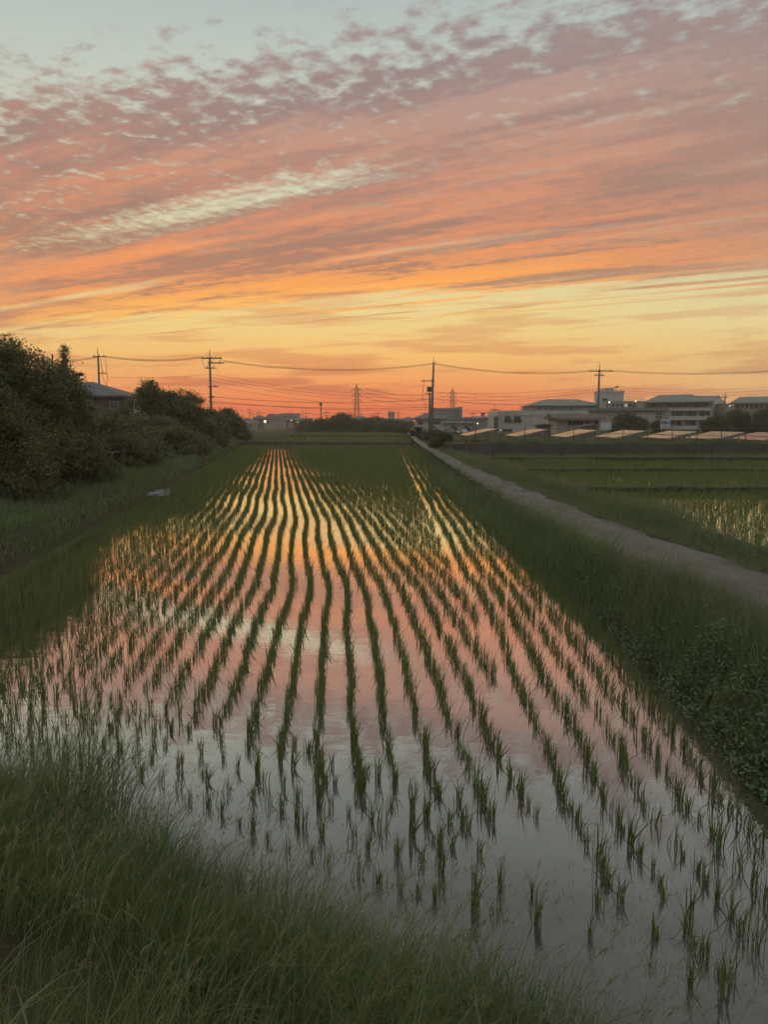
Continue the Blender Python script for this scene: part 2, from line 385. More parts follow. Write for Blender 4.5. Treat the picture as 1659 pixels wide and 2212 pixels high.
def water_mat():
    """shallow muddy water: mud colour seen from above, mirror towards grazing angles, fine ripples"""
    m, T, out = mat_new('paddy_water'); P = obj_vec(T); x, y, z = T.sep(P)
    mud = T.mix(T.ss(T.noise(P, .9, 5, .6), .35, .65), (.080,.066,.056), (.110,.091,.078))
    mud = T.mix(T.m('MULTIPLY', T.ss(T.noise(P, 7, 5, .65), .42, .66), .55), mud, (.040,.035,.030))
    mud = T.mix(T.m('MULTIPLY', T.ss(T.noise(P, 38, 3, .6), .58, .7), .5), mud, (.12,.11,.095))
    d = T.n.new('ShaderNodeBsdfDiffuse'); T.put(d.inputs[0], mud)
    g = T.n.new('ShaderNodeBsdfGlossy'); g.inputs['Roughness'].default_value = .014; T.put(g.inputs[0], (.98,.94,.90))
    bp = T.n.new('ShaderNodeBump')
    rip = T.noise(T.xyz(T.m('MULTIPLY', x, 2.2), T.m('MULTIPLY', y, 5.5), 0.0), 1.0, 3, .5)
    rip2 = T.noise(T.xyz(T.m('MULTIPLY', x, 11.), T.m('MULTIPLY', y, 24.), 3.0), 1.0, 2, .5)
    wind = T.ss(T.noise(P, .35, 2, .5), .35, .7, .35, 1.0)
    h = T.m('MULTIPLY', T.m('ADD', T.m('MULTIPLY', rip, .7), T.m('MULTIPLY', rip2, .14)), wind)
    T.put(bp.inputs['Height'], h); bp.inputs['Strength'].default_value = 1.0; bp.inputs['Distance'].default_value = .0032
    T.l.new(bp.outputs[0], g.inputs['Normal'])
    geo = T.n.new('ShaderNodeNewGeometry'); cosv = T.m('ABSOLUTE', T.vm('DOT_PRODUCT', geo.outputs['Incoming'], (0., 0., 1.)))
    refl = T.ramp(cosv, [(0, (1, 1, 1)), (.2, (.95,)*3), (.32, (.80,)*3), (.40, (.52,)*3), (.46, (.35,)*3), (.56, (.16,)*3), (.66, (.095,)*3), (1, (.05,)*3)])
    s = T.n.new('ShaderNodeMixShader'); T.put(s.inputs[0], refl)
    T.l.new(d.outputs[0], s.inputs[1]); T.l.new(g.outputs[0], s.inputs[2]); T.l.new(s.outputs[0], out.inputs[0]); return m
WATER_IOR = 2.1; GLARE_HAZE = 0.00065
M['water'] = water_mat()
def soil_mat(name, a, b, g, amt, scale=.8):
    m, T, out = mat_new(name); bs = T.n.new('ShaderNodeBsdfPrincipled'); P = obj_vec(T)
    c = T.mix(T.ss(T.noise(P, scale*4, 5, .65), .35, .65), a, b)
    c = T.mix(T.m('MULTIPLY', T.ss(T.noise(P, scale, 4, .6), .35, .6), amt), c, g)
    T.put(bs.inputs['Base Color'], c); bs.inputs['Roughness'].default_value = .95; bs.inputs['Specular IOR Level'].default_value = .1
    bp = T.n.new('ShaderNodeBump'); bp.inputs['Strength'].default_value = .7; bp.inputs['Distance'].default_value = .04
    T.put(bp.inputs['Height'], T.noise(P, 18, 5, .7)); T.l.new(bp.outputs[0], bs.inputs['Normal'])
    T.l.new(bs.outputs[0], out.inputs[0]); return m
M['soil'] = soil_mat('bank_soil', (.050,.038,.027), (.085,.065,.046), (.05,.062,.022), .8)
M['field'] = soil_mat('open_land', (.052,.050,.026), (.066,.070,.030), (.05,.068,.022), .9, .15)
M['farpaddy'] = soil_mat('far_paddy', (.062,.075,.026), (.075,.094,.030), (.09,.095,.036), .7, .10)
M['paddy_mud'] = soil_mat('paddy_mud', (.05,.045,.035), (.07,.06,.045), (.05,.05,.03), .3)
def path_mat():
    m, T, out = mat_new('worn_path'); bs = T.n.new('ShaderNodeBsdfPrincipled'); P = obj_vec(T); x, y, z = T.sep(P)
    c = T.mix(T.ss(T.noise(P, 1.3, 6, .65), .32, .68), (.155,.132,.118), (.225,.195,.178))
    c = T.mix(T.m('MULTIPLY', T.ss(T.noise(P, 26, 3, .7), .50, .66), .65), c, (.10,.084,.074))
    c = T.mix(T.m('MULTIPLY', T.ss(T.noise(P, 60, 2, .6), .60, .68), .7), c, (.27,.24,.22))
    c = T.mix(T.m('MULTIPLY', T.ss(T.noise(T.xyz(T.m('MULTIPLY', x, 1.6), T.m('MULTIPLY', y, .35), 0.), 1.0, 5, .65), .55, .7), .6), c, (.09,.08,.06))
    T.put(bs.inputs['Base Color'], c); bs.inputs['Roughness'].default_value = .9
    bp = T.n.new('ShaderNodeBump'); bp.inputs['Strength'].default_value = 1.0; bp.inputs['Distance'].default_value = .06
    T.put(bp.inputs['Height'], T.noise(P, 14, 6, .75)); T.l.new(bp.outputs[0], bs.inputs['Normal'])
    T.l.new(bs.outputs[0], out.inputs[0]); return m
M['path'] = path_mat()

# ------------------------------------------------------------------ the setting
S = 'structure'
MB().quad((-2500,-300,-.30),(2500,-300,-.30),(2500,4500,-.30),(-2500,4500,-.30)).build('ground', M['field'], kind=S)
# outlines: x as a function of the distance y
wl = interp([(0,-6.3),(8,-6.6),(13,-6.9),(15.4,-7.15),(27.4,-8.7),(50,-12.0),(82,-16.3),(86,-16.8)])        # left water edge
wr = interp([(0,2.95),(5,2.78),(6.5,2.88),(9.9,3.02),(13,3.0),(22,3.05),(60,3.15),(86,3.3)])                  # right water edge
pl = interp([(-3,5.2),(4,4.4),(8.7,3.92),(16,3.56),(30,3.36),(40,3.36),(60,3.42),(83,3.5),(110,3.9),(160,5.0)])  # path, left edge
pr = interp([(-3,7.4),(4,6.45),(10.6,5.62),(16.5,5.02),(38,4.35),(60,4.3),(83,4.3),(110,4.8),(160,6.0)])          # path, right edge
rv = interp([(-3,9.2),(4,8.2),(10,7.4),(16,6.7),(26,6.1),(40,5.7),(57,5.4),(83,6.6),(110,7.5)])                   # right paddies, left edge
hl = interp([(0,-13.5),(20,-13.0),(31,-12.6),(58,-15.9),(86,-18.9),(111,-21.5),(160,-26)])                      # foot of the left hedge
NEAR = [(-9.0,8.2),(-6.4,6.7),(-4.1,5.75),(-2.1,4.85),(-1.1,4.05),(-.1,3.42),(.75,3.12),(1.3,2.55),(1.75,1.7),(2.3,.6),(3.2,-.6)]     # foot of the bank under the camera
nearx = np.array([p[0] for p in NEAR]); neary = np.array([p[1] for p in NEAR])
def near_edge(x): return np.interp(x, nearx, neary)
def near_dist(x, y):
    """signed distance to the foot of the near bank, positive on the bank"""
    P = np.stack([np.asarray(x, float), np.asarray(y, float)], -1); best = np.full(P.shape[:-1], 1e9)
    for (a, b) in zip(NEAR[:-1], NEAR[1:]):
        a = np.array(a); d = np.array(b)-a; t = np.clip(((P-a)@d)/(d@d), 0, 1)
        best = np.minimum(best, np.linalg.norm(P-(a+t[..., None]*d), axis=-1))
    return np.where(P[..., 1] < near_edge(P[..., 0]), best, -best)
def near_z(x, y):
    d = near_dist(x, y)
    return np.minimum(1.08, -.16 + np.clip(d+.25, 0, 9)*.52) + .03*np.sin(np.asarray(x)*3.1)*np.sin(np.asarray(y)*2.7+1)*(d > 0)
# water of the main paddy (one level sheet under everything that borders it)
MB().quad((-30,-2,0),(8.0,-2,0),(4.5,87,0),(-30,87,0)).build('water', M['water'], kind=S)
def sheet(name, ys, cols, mat, zs, **kw):
    """loft: columns of x(y) with heights zs (numbers or functions of y)"""
    V = []; F = []; nc = len(cols)
    for y in ys:
        for c, z in zip(cols, zs):
            x = float(c(y)); V.append((x, y, z(x, y) if callable(z) else z))
    for i in range(len(ys)-1):
        for j in range(nc-1): F.append((i*nc+j, i*nc+j+1, (i+1)*nc+j+1, (i+1)*nc+j))
    me = bpy.data.meshes.new(name); me.from_pydata(V, [], F); me.materials.append(mat)
    for p in me.polygons: p.use_smooth = True
    return link(name, me, **kw)
def rough(z, a=.05):
    return lambda x, y: z + a*(math.sin(x*4.1+y*1.3)+math.sin(y*2.9+x)+math.sin(y*.83))/2
YS = list(np.arange(-2, 16, .4)) + list(np.arange(16, 86.5, 1.0))
off = lambda f, o, w=0.0: (lambda y: f(y) + o + w*np.sin(y*1.7)+w*.7*np.sin(y*4.3+1))
sheet('right_bank', YS, [off(wr,-.35), off(wr,.02,.05), off(wr,.22,.05), off(wr,.45,.04), off(pl,-.02), off(pl,.2), off(pr,.0), off(rv,-.75), off(rv,-.1), off(rv,.25)],
      M['soil'], [-.25, -.02, rough(.20), rough(.42,.03), .50, .50, .50, rough(.46,.03), rough(.2), -.1], kind=S)
sheet('path', list(np.arange(-3, 30, .5))+list(np.arange(30, 165, 2)), [off(pl,.03,.07), lambda y: pl(y)*.72+pr(y)*.28+.03*np.sin(y*1.1), lambda y: (pl(y)+pr(y))/2, lambda y: pl(y)*.28+pr(y)*.72+.03*np.sin(y*.9+1), off(pr,-.02,.08)], M['path'],
      [.505, .512, .535, .512, .505], kind=S)
sheet('left_bank', YS+[90,100,112,130,160], [off(hl,-30), off(hl,-1), off(hl,1.0), off(wl,-1.3), off(wl,-.5,.06), off(wl,-.1,.06), off(wl,.3)], M['soil'],
      [.5, .55, rough(.45), rough(.40), rough(.36), rough(.03,.04), -.25], kind=S)
# the raised bank the picture is taken from
gx = np.linspace(-14, 5.2, 120); gy = np.linspace(-4, 9, 90); GX, GY = np.meshgrid(gx, gy); GZ = near_z(GX, GY)
idx = np.arange(GX.size).reshape(GX.shape)
F = np.stack([idx[:-1,:-1], idx[:-1,1:], idx[1:,1:], idx[1:,:-1]], -1).reshape(-1, 4)
link('near_bank', np_mesh('near_bank', np.stack([GX, GY, GZ], -1).reshape(-1, 3), F, M['soil'], smooth=True), kind=S)
# low kerb-like bund at the far end and the paddies beyond it
def kerb(name, p, q, w, z0, z1, mat, label, cat='bund', parent=None):
    return MB().bar((p[0],p[1],(z0+z1)/2), (q[0],q[1],(z0+z1)/2), w, z1-z0).build(name, mat, **(dict(label=label, cat=cat)))
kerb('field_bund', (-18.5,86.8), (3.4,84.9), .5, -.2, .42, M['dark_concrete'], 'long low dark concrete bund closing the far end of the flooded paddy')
MB().quad((-34,86.9,.14),(3.7,85.4,.14),(4.6,132,.14),(-38,132,.14)).build('far_field', M['farpaddy'], kind=S)
kerb('field_bund', (-38,132.4), (4.8,132.4), .6, -.2, .36, M['soil'], 'thin earth bund crossing the far green paddy before the dark trees')
MB().quad((-60,132.8,.16),(5.2,132.8,.16),(7.5,196,.16),(-70,196,.16)).build('far_field', M['farpaddy'], kind=S)
# paddies right of the path
MB().quad((3.5,8,.12),(60,8,.12),(60,57.3,.12),(3.5,57.3,.12)).build('water', M['water'], kind=S)
for yb, xa, w, lab in ((27.2, 6.3, .45, 'nearest earth bund between the paddies right of the path'), (38.0, 5.9, .45, 'middle earth bund between the paddies right of the path'),
                  (50.8, 5.6, .5, 'farthest earth bund, just before the wall under the solar panels')):
    V = MB(); xs = np.linspace(xa, 58, 60); pts = [(x, yb+.12*math.sin(x*.8), .16+.02*math.sin(x*1.9)) for x in xs]
    for a, b in zip(pts[:-1], pts[1:]): V.bar(a, b, w, .32)
    V.build('field_bund', M['soil'], label=lab, cat='bund')
# retaining wall and the raised ground of the solar yard
wall = empty('retaining_wall', (0, 57.4, 0), label='long dark concrete retaining wall below the solar panels', cat='wall')
xw = np.arange(5.0, 46, 2.05)
for i, x in enumerate(xw):
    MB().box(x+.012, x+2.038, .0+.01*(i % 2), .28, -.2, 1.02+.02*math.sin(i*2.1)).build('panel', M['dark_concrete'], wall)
MB().quad((4.9,57.6,.98),(80,57.6,.98),(80,112,.98),(6.2,112,.98)).build('solar_yard', M['field'], kind=S)
MB().quad((6.2,112,.985),(200,100,.985),(260,420,.985),(6.2,420,.985)).build('town_ground', M['field'], kind=S)
MB().quad((4.88,57.4,-.25),(4.88,57.4,.975),(6.18,112,.975),(6.18,112,-.25)).build('yard_edge', M['soil'], kind=S)

# ------------------------------------------------------------------ rice
def vnoise(x, y, seed=0):
    xi = np.floor(x).astype(np.int64); yi = np.floor(y).astype(np.int64); fx = x-xi; fy = y-yi
    fx = fx*fx*(3-2*fx); fy = fy*fy*(3-2*fy)
    def hsh(a, b):
        v = np.sin(a*127.1+b*311.7+seed*74.7)*43758.5453; return v-np.floor(v)
    return (hsh(xi,yi)*(1-fx)+hsh(xi+1,yi)*fx)*(1-fy) + (hsh(xi,yi+1)*(1-fx)+hsh(xi+1,yi+1)*fx)*fy
def in_view(x, y, m=1.0): return (np.abs(x) < .60*np.maximum(y, 0)+m) & (y > 1.2)
def row_bend(y):
    y = np.asarray(y, float)
    ys = np.linspace(0, 90, 901)
    sl = np.interp(ys, [0, 5, 9, 15, 24, 90], [-.03, -.055, -.085, -.10, -.142, -.146])
    g = np.concatenate([[0], np.cumsum((sl[1:]+sl[:-1])/2*np.diff(ys))]); g -= np.interp(8, ys, g)
    return np.interp(y, ys, g) + .034*np.sin(y*.62+.4)*np.clip(18/np.maximum(y,1), .5, 1.3) + .016*np.sin(y*1.55+2)*np.clip(12/np.maximum(y,1),0,1)
pts = []
for k in range(5):                                             # rows along the right edge
    y = np.arange(3.2, 84, .14); x = wr(y)-.34-.29*k + .02*np.sin(y*.9+k) + .012*np.sin(y*2.3)
    pts.append(np.stack([x, y], 1))
for k in range(-80, 48):                                       # main rows, running off to the left with the far edge
    y = np.arange(3.2, 84.3, .14) + rng.uniform(0, .17)
    ph = (k//4)*1.7
    x = -.05 + k*.300 + row_bend(y) + .02*np.sin(y*.8+ph)*np.clip((50-y)/15, 0, 1)
    ok = (x < wr(y)-.34-.29*4-.24) & (x > wl(y)+.45)
    pts.append(np.stack([x, y], 1)[ok])
main = np.concatenate(pts)
main = main[near_dist(main[:,0], main[:,1]) < -(np.interp(main[:,0], [-1.5, .2, 1.2, 1.5], [1.75, 1.45, .9, .65]) + .3*np.sin(main[:,0]*1.9))]
hp = []
cum = np.concatenate([[0], np.cumsum(np.hypot(np.diff(nearx), np.diff(neary)))])
for k in range(5):                                             # turning strip along the near bank
    sarr = np.arange(0, cum[-1], .175) + rng.uniform(0, .2)
    x = np.interp(sarr, cum, nearx); y = np.interp(sarr, cum, neary)
    tx = np.interp(sarr+.2, cum, nearx)-np.interp(sarr-.2, cum, nearx); ty = np.interp(sarr+.2, cum, neary)-np.interp(sarr-.2, cum, neary)
    ln = np.hypot(tx, ty)+1e-6; o = .58+.27*k
    hp.append(np.stack([x-ty/ln*o+rng.normal(0,.02,len(x)), y+tx/ln*o+rng.normal(0,.02,len(x))], 1))
hp = np.concatenate(hp); hp = hp[((hp[:,0] < .6) | (near_dist(hp[:,0], hp[:,1]) > -.95)) & (near_dist(hp[:,0], hp[:,1]) < -.5) & (hp[:,0] < wr(hp[:,1])-.15) & (hp[:,0] > wl(hp[:,1])+.3)]
allp = np.concatenate([main, hp]); allp = allp[in_view(allp[:,0], allp[:,1], 1.2)]
allp += rng.normal(0, .014, allp.shape)
allp = allp[rng.random(len(allp)) > .035]
dist = np.hypot(allp[:,0], allp[:,1]); order = np.argsort(dist); allp = allp[order]; dist = dist[order]
vis = (np.abs(allp[:,0]) < .5*allp[:,1]) & (allp[:,1] > 2.4) & (near_dist(allp[:,0], allp[:,1]) < -.5)
def clump_blades(P, nb, segs, hscale, wmin, spread):
    n = len(P); base = np.repeat(P, nb, 0); N = n*nb
    base = np.concatenate([base + rng.normal(0, spread, (N, 2)), np.full((N, 1), -.02)], 1)
    size = np.repeat(rng.uniform(.66, 1.2, n), nb)
    h = size*hscale*rng.uniform(.55, 1.12, N)
    az = rng.uniform(0, 2*np.pi, N); az = np.where(rng.random(N) < .35, rng.normal(.15, .7, N), az)
    lean = np.abs(rng.normal(.16, .20, N)); dr = np.where(rng.random(N) < .22, rng.uniform(.15, .5, N), 0.)
    w = np.maximum(rng.uniform(.006, .010, N), wmin)
    V, F, I = blades(base, h, az, lean, w, segs, dr)
    return V, F, np.clip(np.repeat(rng.uniform(.25, .85, n), nb)+rng.normal(0, .15, N), 0, 1)[I]
# the nearest three hundred tussocks are things of their own
proto = []
for k in range(14):
    p = Pile(); p.add(*clump_blades(np.zeros((1, 2)), int(rng.integers(11, 20)), 5, .25, .0, .014)); proto.append(p.mesh('rice_seedling', M['rice']))
near_i = np.where(vis)[0][:300]
for c, i in enumerate(near_i):
    o = bpy.data.objects.new('rice_seedling', proto[c % 14]); COL.objects.link(o)
    s = float(rng.uniform(.62, 1.2)); o.location = (float(allp[i,0]), float(allp[i,1]), 0); o.scale = (s, s, s*float(rng.uniform(.9, 1.1)))
    o.rotation_euler = (0, 0, float(rng.normal(0, .5)))
    tag(o, 'small green rice seedling tussock in the nearest part of the flooded paddy', 'rice plant', 'nearest rice seedlings in the flooded paddy')
rest = np.ones(len(allp), bool); rest[near_i] = False
rp = allp[rest]; rd = dist[rest]
P = Pile()
for lo_, hi_, nb, sg, wm, sp in ((0, 12, 15, 4, .0062, .018), (12, 26, 10, 3, .011, .022), (26, 48, 7, 2, .020, .028), (48, 95, 6, 2, .030, .034)):
    q = rp[(rd >= lo_) & (rd < hi_)]
    if len(q): P.add(*clump_blades(q, nb, sg, .255, wm, sp))
tag(link('rice_crop', P.mesh('rice_crop', M['rice'])), 'rows of young rice filling the flooded paddy towards the horizon', 'rice', kind='stuff')
print('rice', len(allp), P.n)
# paddies right of the path, a little taller and denser
P = Pile(); q = []
for x in np.arange(5.5, 44, .30):
    y = np.arange(13.5, 57, .19); xx = x + .05*np.sin(y*.5) + .06*(y-13)*.12
    q.append(np.stack([xx, y], 1))
q = np.concatenate(q); q += rng.normal(0, .03, q.shape)
ok = (q[:,0] > rv(q[:,1])+.35) & in_view(q[:,0], q[:,1], .6)
for yb in (27.2, 38., 50.8): ok &= np.abs(q[:,1]-yb) > .5
ok &= ~((q[:,1] > 47.2) & (q[:,1] < 50.4) & (q[:,0] > 15+2*np.sin(q[:,1])))
ok &= (vnoise(q[:,0]*.9, q[:,1]*.25, 3) > .12)
q = q[ok]; d = q[:,1]
for lo_, hi_, nb, sg, wm in ((0, 26, 8, 3, .013), (26, 38, 6, 2, .022), (38, 60, 5, 2, .032)):
    qq = q[(d >= lo_) & (d < hi_)]
    if len(qq):
        V, F, t = clump_blades(qq, nb, sg, .33, wm, .035); V[:, 2] += .12; P.add(V, F, t)
tag(link('rice_crop', P.mesh('rice_crop_right', M['rice'])), 'denser green rice in the paddies right of the path', 'rice', kind='stuff')
# far paddies: tufts catching the light
n = 9000; y = rng.uniform(88, 195, n); x = rng.uniform(-1, 1, n)*40-16; ok = (x < 3.5+(y-86)*.02) & (x > hl(y)+1) & (np.abs(y-132.4) > 1); x = x[ok]; y = y[ok]
P = Pile(); V, F, t = clump_blades(np.stack([x, y], 1), 4, 2, .34, .07, .15); V[:, 2] += .15; P.add(V, F, t)
tag(link('rice_crop', P.mesh('rice_crop_far', M['rice'])), 'green rice in the far paddies before the houses', 'rice', kind='stuff')

# ------------------------------------------------------------------ grass
def strip(n, y0, y1, fa, fb, p=1.2):
    u = rng.random(n); a = 1-p
    y = (y0**a + u*(y1**a-y0**a))**(1/a); x = fa(y)+(fb(y)-fa(y))*rng.random(n); return x, y
def grass(P, x, y, z, h, lean=.35, wind=.2, w=.0042, wk=.00085, segs=3, droop=.25, dry=.08):
    n = len(x); d = np.hypot(x, y)
    az = np.where(rng.random(n) < .55, rng.normal(wind, .8, n), rng.uniform(0, 2*np.pi, n))
    ln = np.abs(rng.normal(lean, .22, n)); dr = np.where(rng.random(n) < .5, rng.uniform(0, droop, n), 0.)
    ww = np.maximum(w*rng.uniform(.6, 1.5, n), wk*d*rng.uniform(.7, 1.3, n))
    V, F, I = blades(np.stack([x, y, z], 1), h, az, ln, ww, segs, dr)
    t = .2+.75*vnoise(x*.8, y*.5, 5)+rng.normal(0, .14, n); t = np.where(rng.random(n) < dry, 0.0, t)
    P.add(V, F, np.clip(t, 0, 1)[I])
def seedheads(P, x, y, z, h, n_spk=14, w=.004):
    """flower stalks: a bending stem with a loose panicle of spikelets"""
    n = len(x); az = rng.normal(.15, .7, n); ln = np.abs(rng.normal(.42, .18, n)); dr = rng.uniform(.1, .5, n)
    b = np.stack([x, y, z], 1)
    V, F, I = blades(b, h, az, ln, np.full(n, w), 5, dr); tt = rng.uniform(.2, 1, n); P.add(V, F, tt[I])
    k = np.repeat(np.arange(n), n_spk); t = rng.uniform(.66, 1.0, len(k))
    out = (ln[k]*t**1.6+dr[k]*t**4)*h[k]; zz = h[k]*t*np.sqrt(np.clip(1-(ln[k]*t*.75)**2, .15, 1))-dr[k]*t**5*.75*h[k]
    q = np.stack([x[k]+np.cos(az[k])*out, y[k]+np.sin(az[k])*out, z[k]+zz], 1)
    V, F, I = blades(q, rng.uniform(.018, .045, len(k)), az[k]+rng.normal(0, .9, len(k)), rng.uniform(.4, 1.1, len(k)), np.full(len(k), w*1.25), 2)
    P.add(V, F, (tt[k]*.6)[I])
# under the camera
N = 130000; x = rng.uniform(-6.2, 2.7, N); y = rng.uniform(1.0, 7.2, N)
nd = near_dist(x, y); pz = near_z(x, y)
ok = (nd > -.10) & (nd < 2.6) & in_view(x, y, .5)
bare = np.exp(-(((x+1.25)/.42)**2+((y-2.35)/.5)**2))
ok &= rng.random(N) > .985*np.clip(bare*1.25, 0, 1)
ok &= rng.random(N) < (.30+.9*vnoise(x*1.7, y*1.7, 2))
x, y, pz, nd = x[ok], y[ok], pz[ok], nd[ok]
h = (.24+.30*vnoise(x*1.1, y*1.1, 8)+.16*vnoise(x*3, y*3, 9))*rng.uniform(.55, 1.15, len(x))
h *= 1 + .75*np.exp(-(((x+1.95)/.55)**2+((y-4.65)/.5)**2)) + .3*np.exp(-(((x+.7)/.4)**2+((y-3.7)/.4)**2)) - .1*np.clip(x, 0, 1)
h *= .75+.55*vnoise(x*4.5, y*4.5, 31)
h *= np.interp(y, [1.5, 3.0, 4.5], [.62, .85, 1.0])
P = Pile(); wide = rng.random(len(x)) < .10
grass(P, x[~wide], y[~wide], pz[~wide]-.02, h[~wide], .38, .15, .0034, .00055, 5, .45, .10)
grass(P, x[wide], y[wide], pz[wide]-.02, h[wide]*.8, .55, .15, .0085, .0009, 5, .6, .22)
tag(link('tall_grass', P.mesh('tall_grass_near', M['grass'])), 'tall wispy green grass on the near bank below the camera', 'grass', kind='stuff')
print('near grass', len(x))
P = Pile(); n = 620; x = rng.uniform(-4.5, 2.2, n*3); y = rng.uniform(1.4, 6.4, n*3); nd = near_dist(x, y); ok = (nd > -.05) & (nd < 2.0) & in_view(x, y, .2); x, y = x[ok][:n], y[ok][:n]
seedheads(P, x, y, near_z(x, y), rng.uniform(.38, .8, len(x)), 16, .0033)
tag(link('seeding_grass', P.mesh('seeding_grass_near', M['dry_grass'])), 'pale drooping seed heads over the near bank grass', 'grass', kind='stuff')
# right bank between the water and the path
def bank_z(x, y):
    e = wr(y); return np.interp(x-e, [-.1, .02, .22, .45, 9], [-.1, -.02, .20, .42, .50])
P = Pile()
x, y = strip(62000, 3.0, 86, off(wr, .12), off(pl, .12), 1.55)
ok = in_view(x, y, .8); x, y = x[ok], y[ok]
u = (x-wr(y))/(pl(y)-wr(y)); h = (.12+.34*np.clip(u, 0, 1))*(.55+.9*vnoise(x*1.6, y*.8, 4))*rng.uniform(.6, 1.2, len(x))
h *= np.interp(y, [3, 10, 20, 86], [1.15, 1.1, .85, .8]); h *= np.where(x > pl(y)-.12, .4, 1)*np.clip(1.25-.75*np.clip(u-.45, 0, 1), .6, 1)
grass(P, x, y, bank_z(x, y)-.02, h, .30, .2, .0045, .00095, 4, .35, .10)
x, y = strip(9000, 4.0, 40, off(pl, -.9), off(pl, -.1), 1.5); ok = in_view(x, y, .8); x, y = x[ok], y[ok]
grass(P, x, y, bank_z(x, y), rng.uniform(.35, .62, len(x))*(.5+vnoise(x*2, y*1.2, 14)), .28, .2, .004, .0008, 5, .4, .12)
x, y = strip(20000, 3.0, 16, off(wr, .05), off(pl, -.3), 1.5); ok = in_view(x, y, .6) & (vnoise(x*2.6, y*1.8, 41) > .30); x, y = x[ok], y[ok]
grass(P, x, y, bank_z(x, y), rng.uniform(.22, .5, len(x)), .32, .2, .0045, .0008, 5, .4, .14)
x, y = strip(5200, 4.0, 60, off(pl, -.05), lambda y: pl(y)+.35+.2*np.sin(y*2.1), 1.3); x2, y2 = strip(5200, 5.0, 60, lambda y: pr(y)-.3-.2*np.sin(y*1.7), off(pr, .05), 1.3)
x3, y3 = strip(2600, 5.0, 50, lambda y: pl(y)*.55+pr(y)*.45-.10, lambda y: pl(y)*.45+pr(y)*.55+.10, 1.3)
x = np.concatenate([x, x2, x3]); y = np.concatenate([y, y2, y3]); ok = in_view(x, y, .5) & (vnoise(x*3, y*1.6, 43) > .45); x, y = x[ok], y[ok]
grass(P, x, y, np.full(len(x), .505), rng.uniform(.02, .10, len(x)), .7, .2, .004, .0008, 2, .1, .25)
tag(link('bank_grass', P.mesh('bank_grass_right', M['grass'])), 'long grass along the bank between the paddy and the path', 'grass', kind='stuff')
# verge right of the path
P = Pile()
x, y = strip(52000, 5.0, 86, off(pr, .02), off(rv, .25), 1.35); ok = in_view(x, y, .8); x, y = x[ok], y[ok]
u = np.clip((x-pr(y))/(rv(y)-pr(y)), 0, 1.1); h = (.05+.50*np.clip(u-.18, 0, 1))*(.5+vnoise(x*1.2, y*.6, 6))*rng.uniform(.6, 1.2, len(x))+.03
z = np.interp(u, [0, .6, .95, 1.1], [.5, .46, .2, .1])
grass(P, x, y, z-.02, h, .32, .2, .0045, .00095, 4, .35, .12)
for yb in (27.2, 38., 50.8):
    x = rng.uniform(6, 34, 5000); y = yb+rng.uniform(-.3, .3, 5000); ok = in_view(x, y, .5); x, y = x[ok], y[ok]
    grass(P, x, y, np.full(len(x), .28), rng.uniform(.06, .2, len(x)), .4, .2, .004, .0009, 2, .2, .2)
tag(link('verge_grass', P.mesh('verge_grass_right', M['grass'])), 'verge grass between the path and the right hand paddies', 'grass', kind='stuff')
P = Pile(); x, y = strip(15000, 5.0, 30, off(pr, -.03), lambda y: pr(y)+.75, 1.3); ok = in_view(x, y, .5); x, y = x[ok], y[ok]
grass(P, x, y, np.full(len(x), .49), rng.uniform(.02, .07, len(x)), .9, .2, .004, .0009, 2, .1, .2)
tag(link('mown_grass', P.mesh('mown_grass', M['dry_grass'])), 'short dry mown grass beside the right edge of the path', 'grass', kind='stuff')
P = Pile(); x, y = strip(700, 4, 30, off(wr, .35), off(pl, -.1), 1.4); seedheads(P, x, y, bank_z(x, y), rng.uniform(.3, .65, len(x)), 10, .006)
x, y = strip(500, 7, 26, off(pr, .5), off(rv, -.1), 1.3); seedheads(P, x, y, np.full(len(x), .42), rng.uniform(.3, .7, len(x)), 10, .008)
x, y = strip(900, 22, 50, off(rv, -.9), off(rv, -.1), 1.2); seedheads(P, x, y, np.full(len(x), .3), rng.uniform(.4, .8, len(x)), 8, .012)
tag(link('seeding_grass', P.mesh('seeding_grass_far', M['dry_grass'])), 'pale seed heads in the grass on both sides of the path', 'grass', kind='stuff')
# left bank
P = Pile(); x, y = strip(56000, 8.0, 110, off(hl, -.5), off(wl, -.08), 1.25); ok = in_view(x, y, 1.0); x, y = x[ok], y[ok]
u = np.clip((wl(y)-x)/np.maximum(wl(y)-hl(y), .5), 0, 1)
h = (.10+.26*vnoise(x*.7, y*.35, 7)+.18*vnoise(x*2, y*1, 12))*rng.uniform(.5, 1.2, len(x))*np.where(u < .12, .6, 1)
grass(P, x, y, np.interp(u, [0, .05, .15, 1], [.0, .25, .38, .5]), h, .35, .2, .005, .0009, 3, .3, .10)
tag(link('bank_grass', P.mesh('bank_grass_left', M['grass'])), 'shaded grass on the bank between the paddy and the left hedge', 'grass', kind='stuff')
# weeds above the wall
P = Pile(); x = rng.uniform(4.9, 40, 16000); y = 57.75+np.abs(rng.normal(0, 1.0, 16000)); ok = in_view(x, y, .5); x, y = x[ok], y[ok]
grass(P, x, y, np.full(len(x), .97), (.12+.45*vnoise(x*.7, y*.7, 3)**2)*rng.uniform(.5, 1.2, len(x)), .4, .2, .01, .0011, 3, .3, .15)
tag(link('wall_weeds', P.mesh('wall_weeds', M['grass'])), 'weeds growing along the top of the wall under the solar panels', 'weeds', kind='stuff')

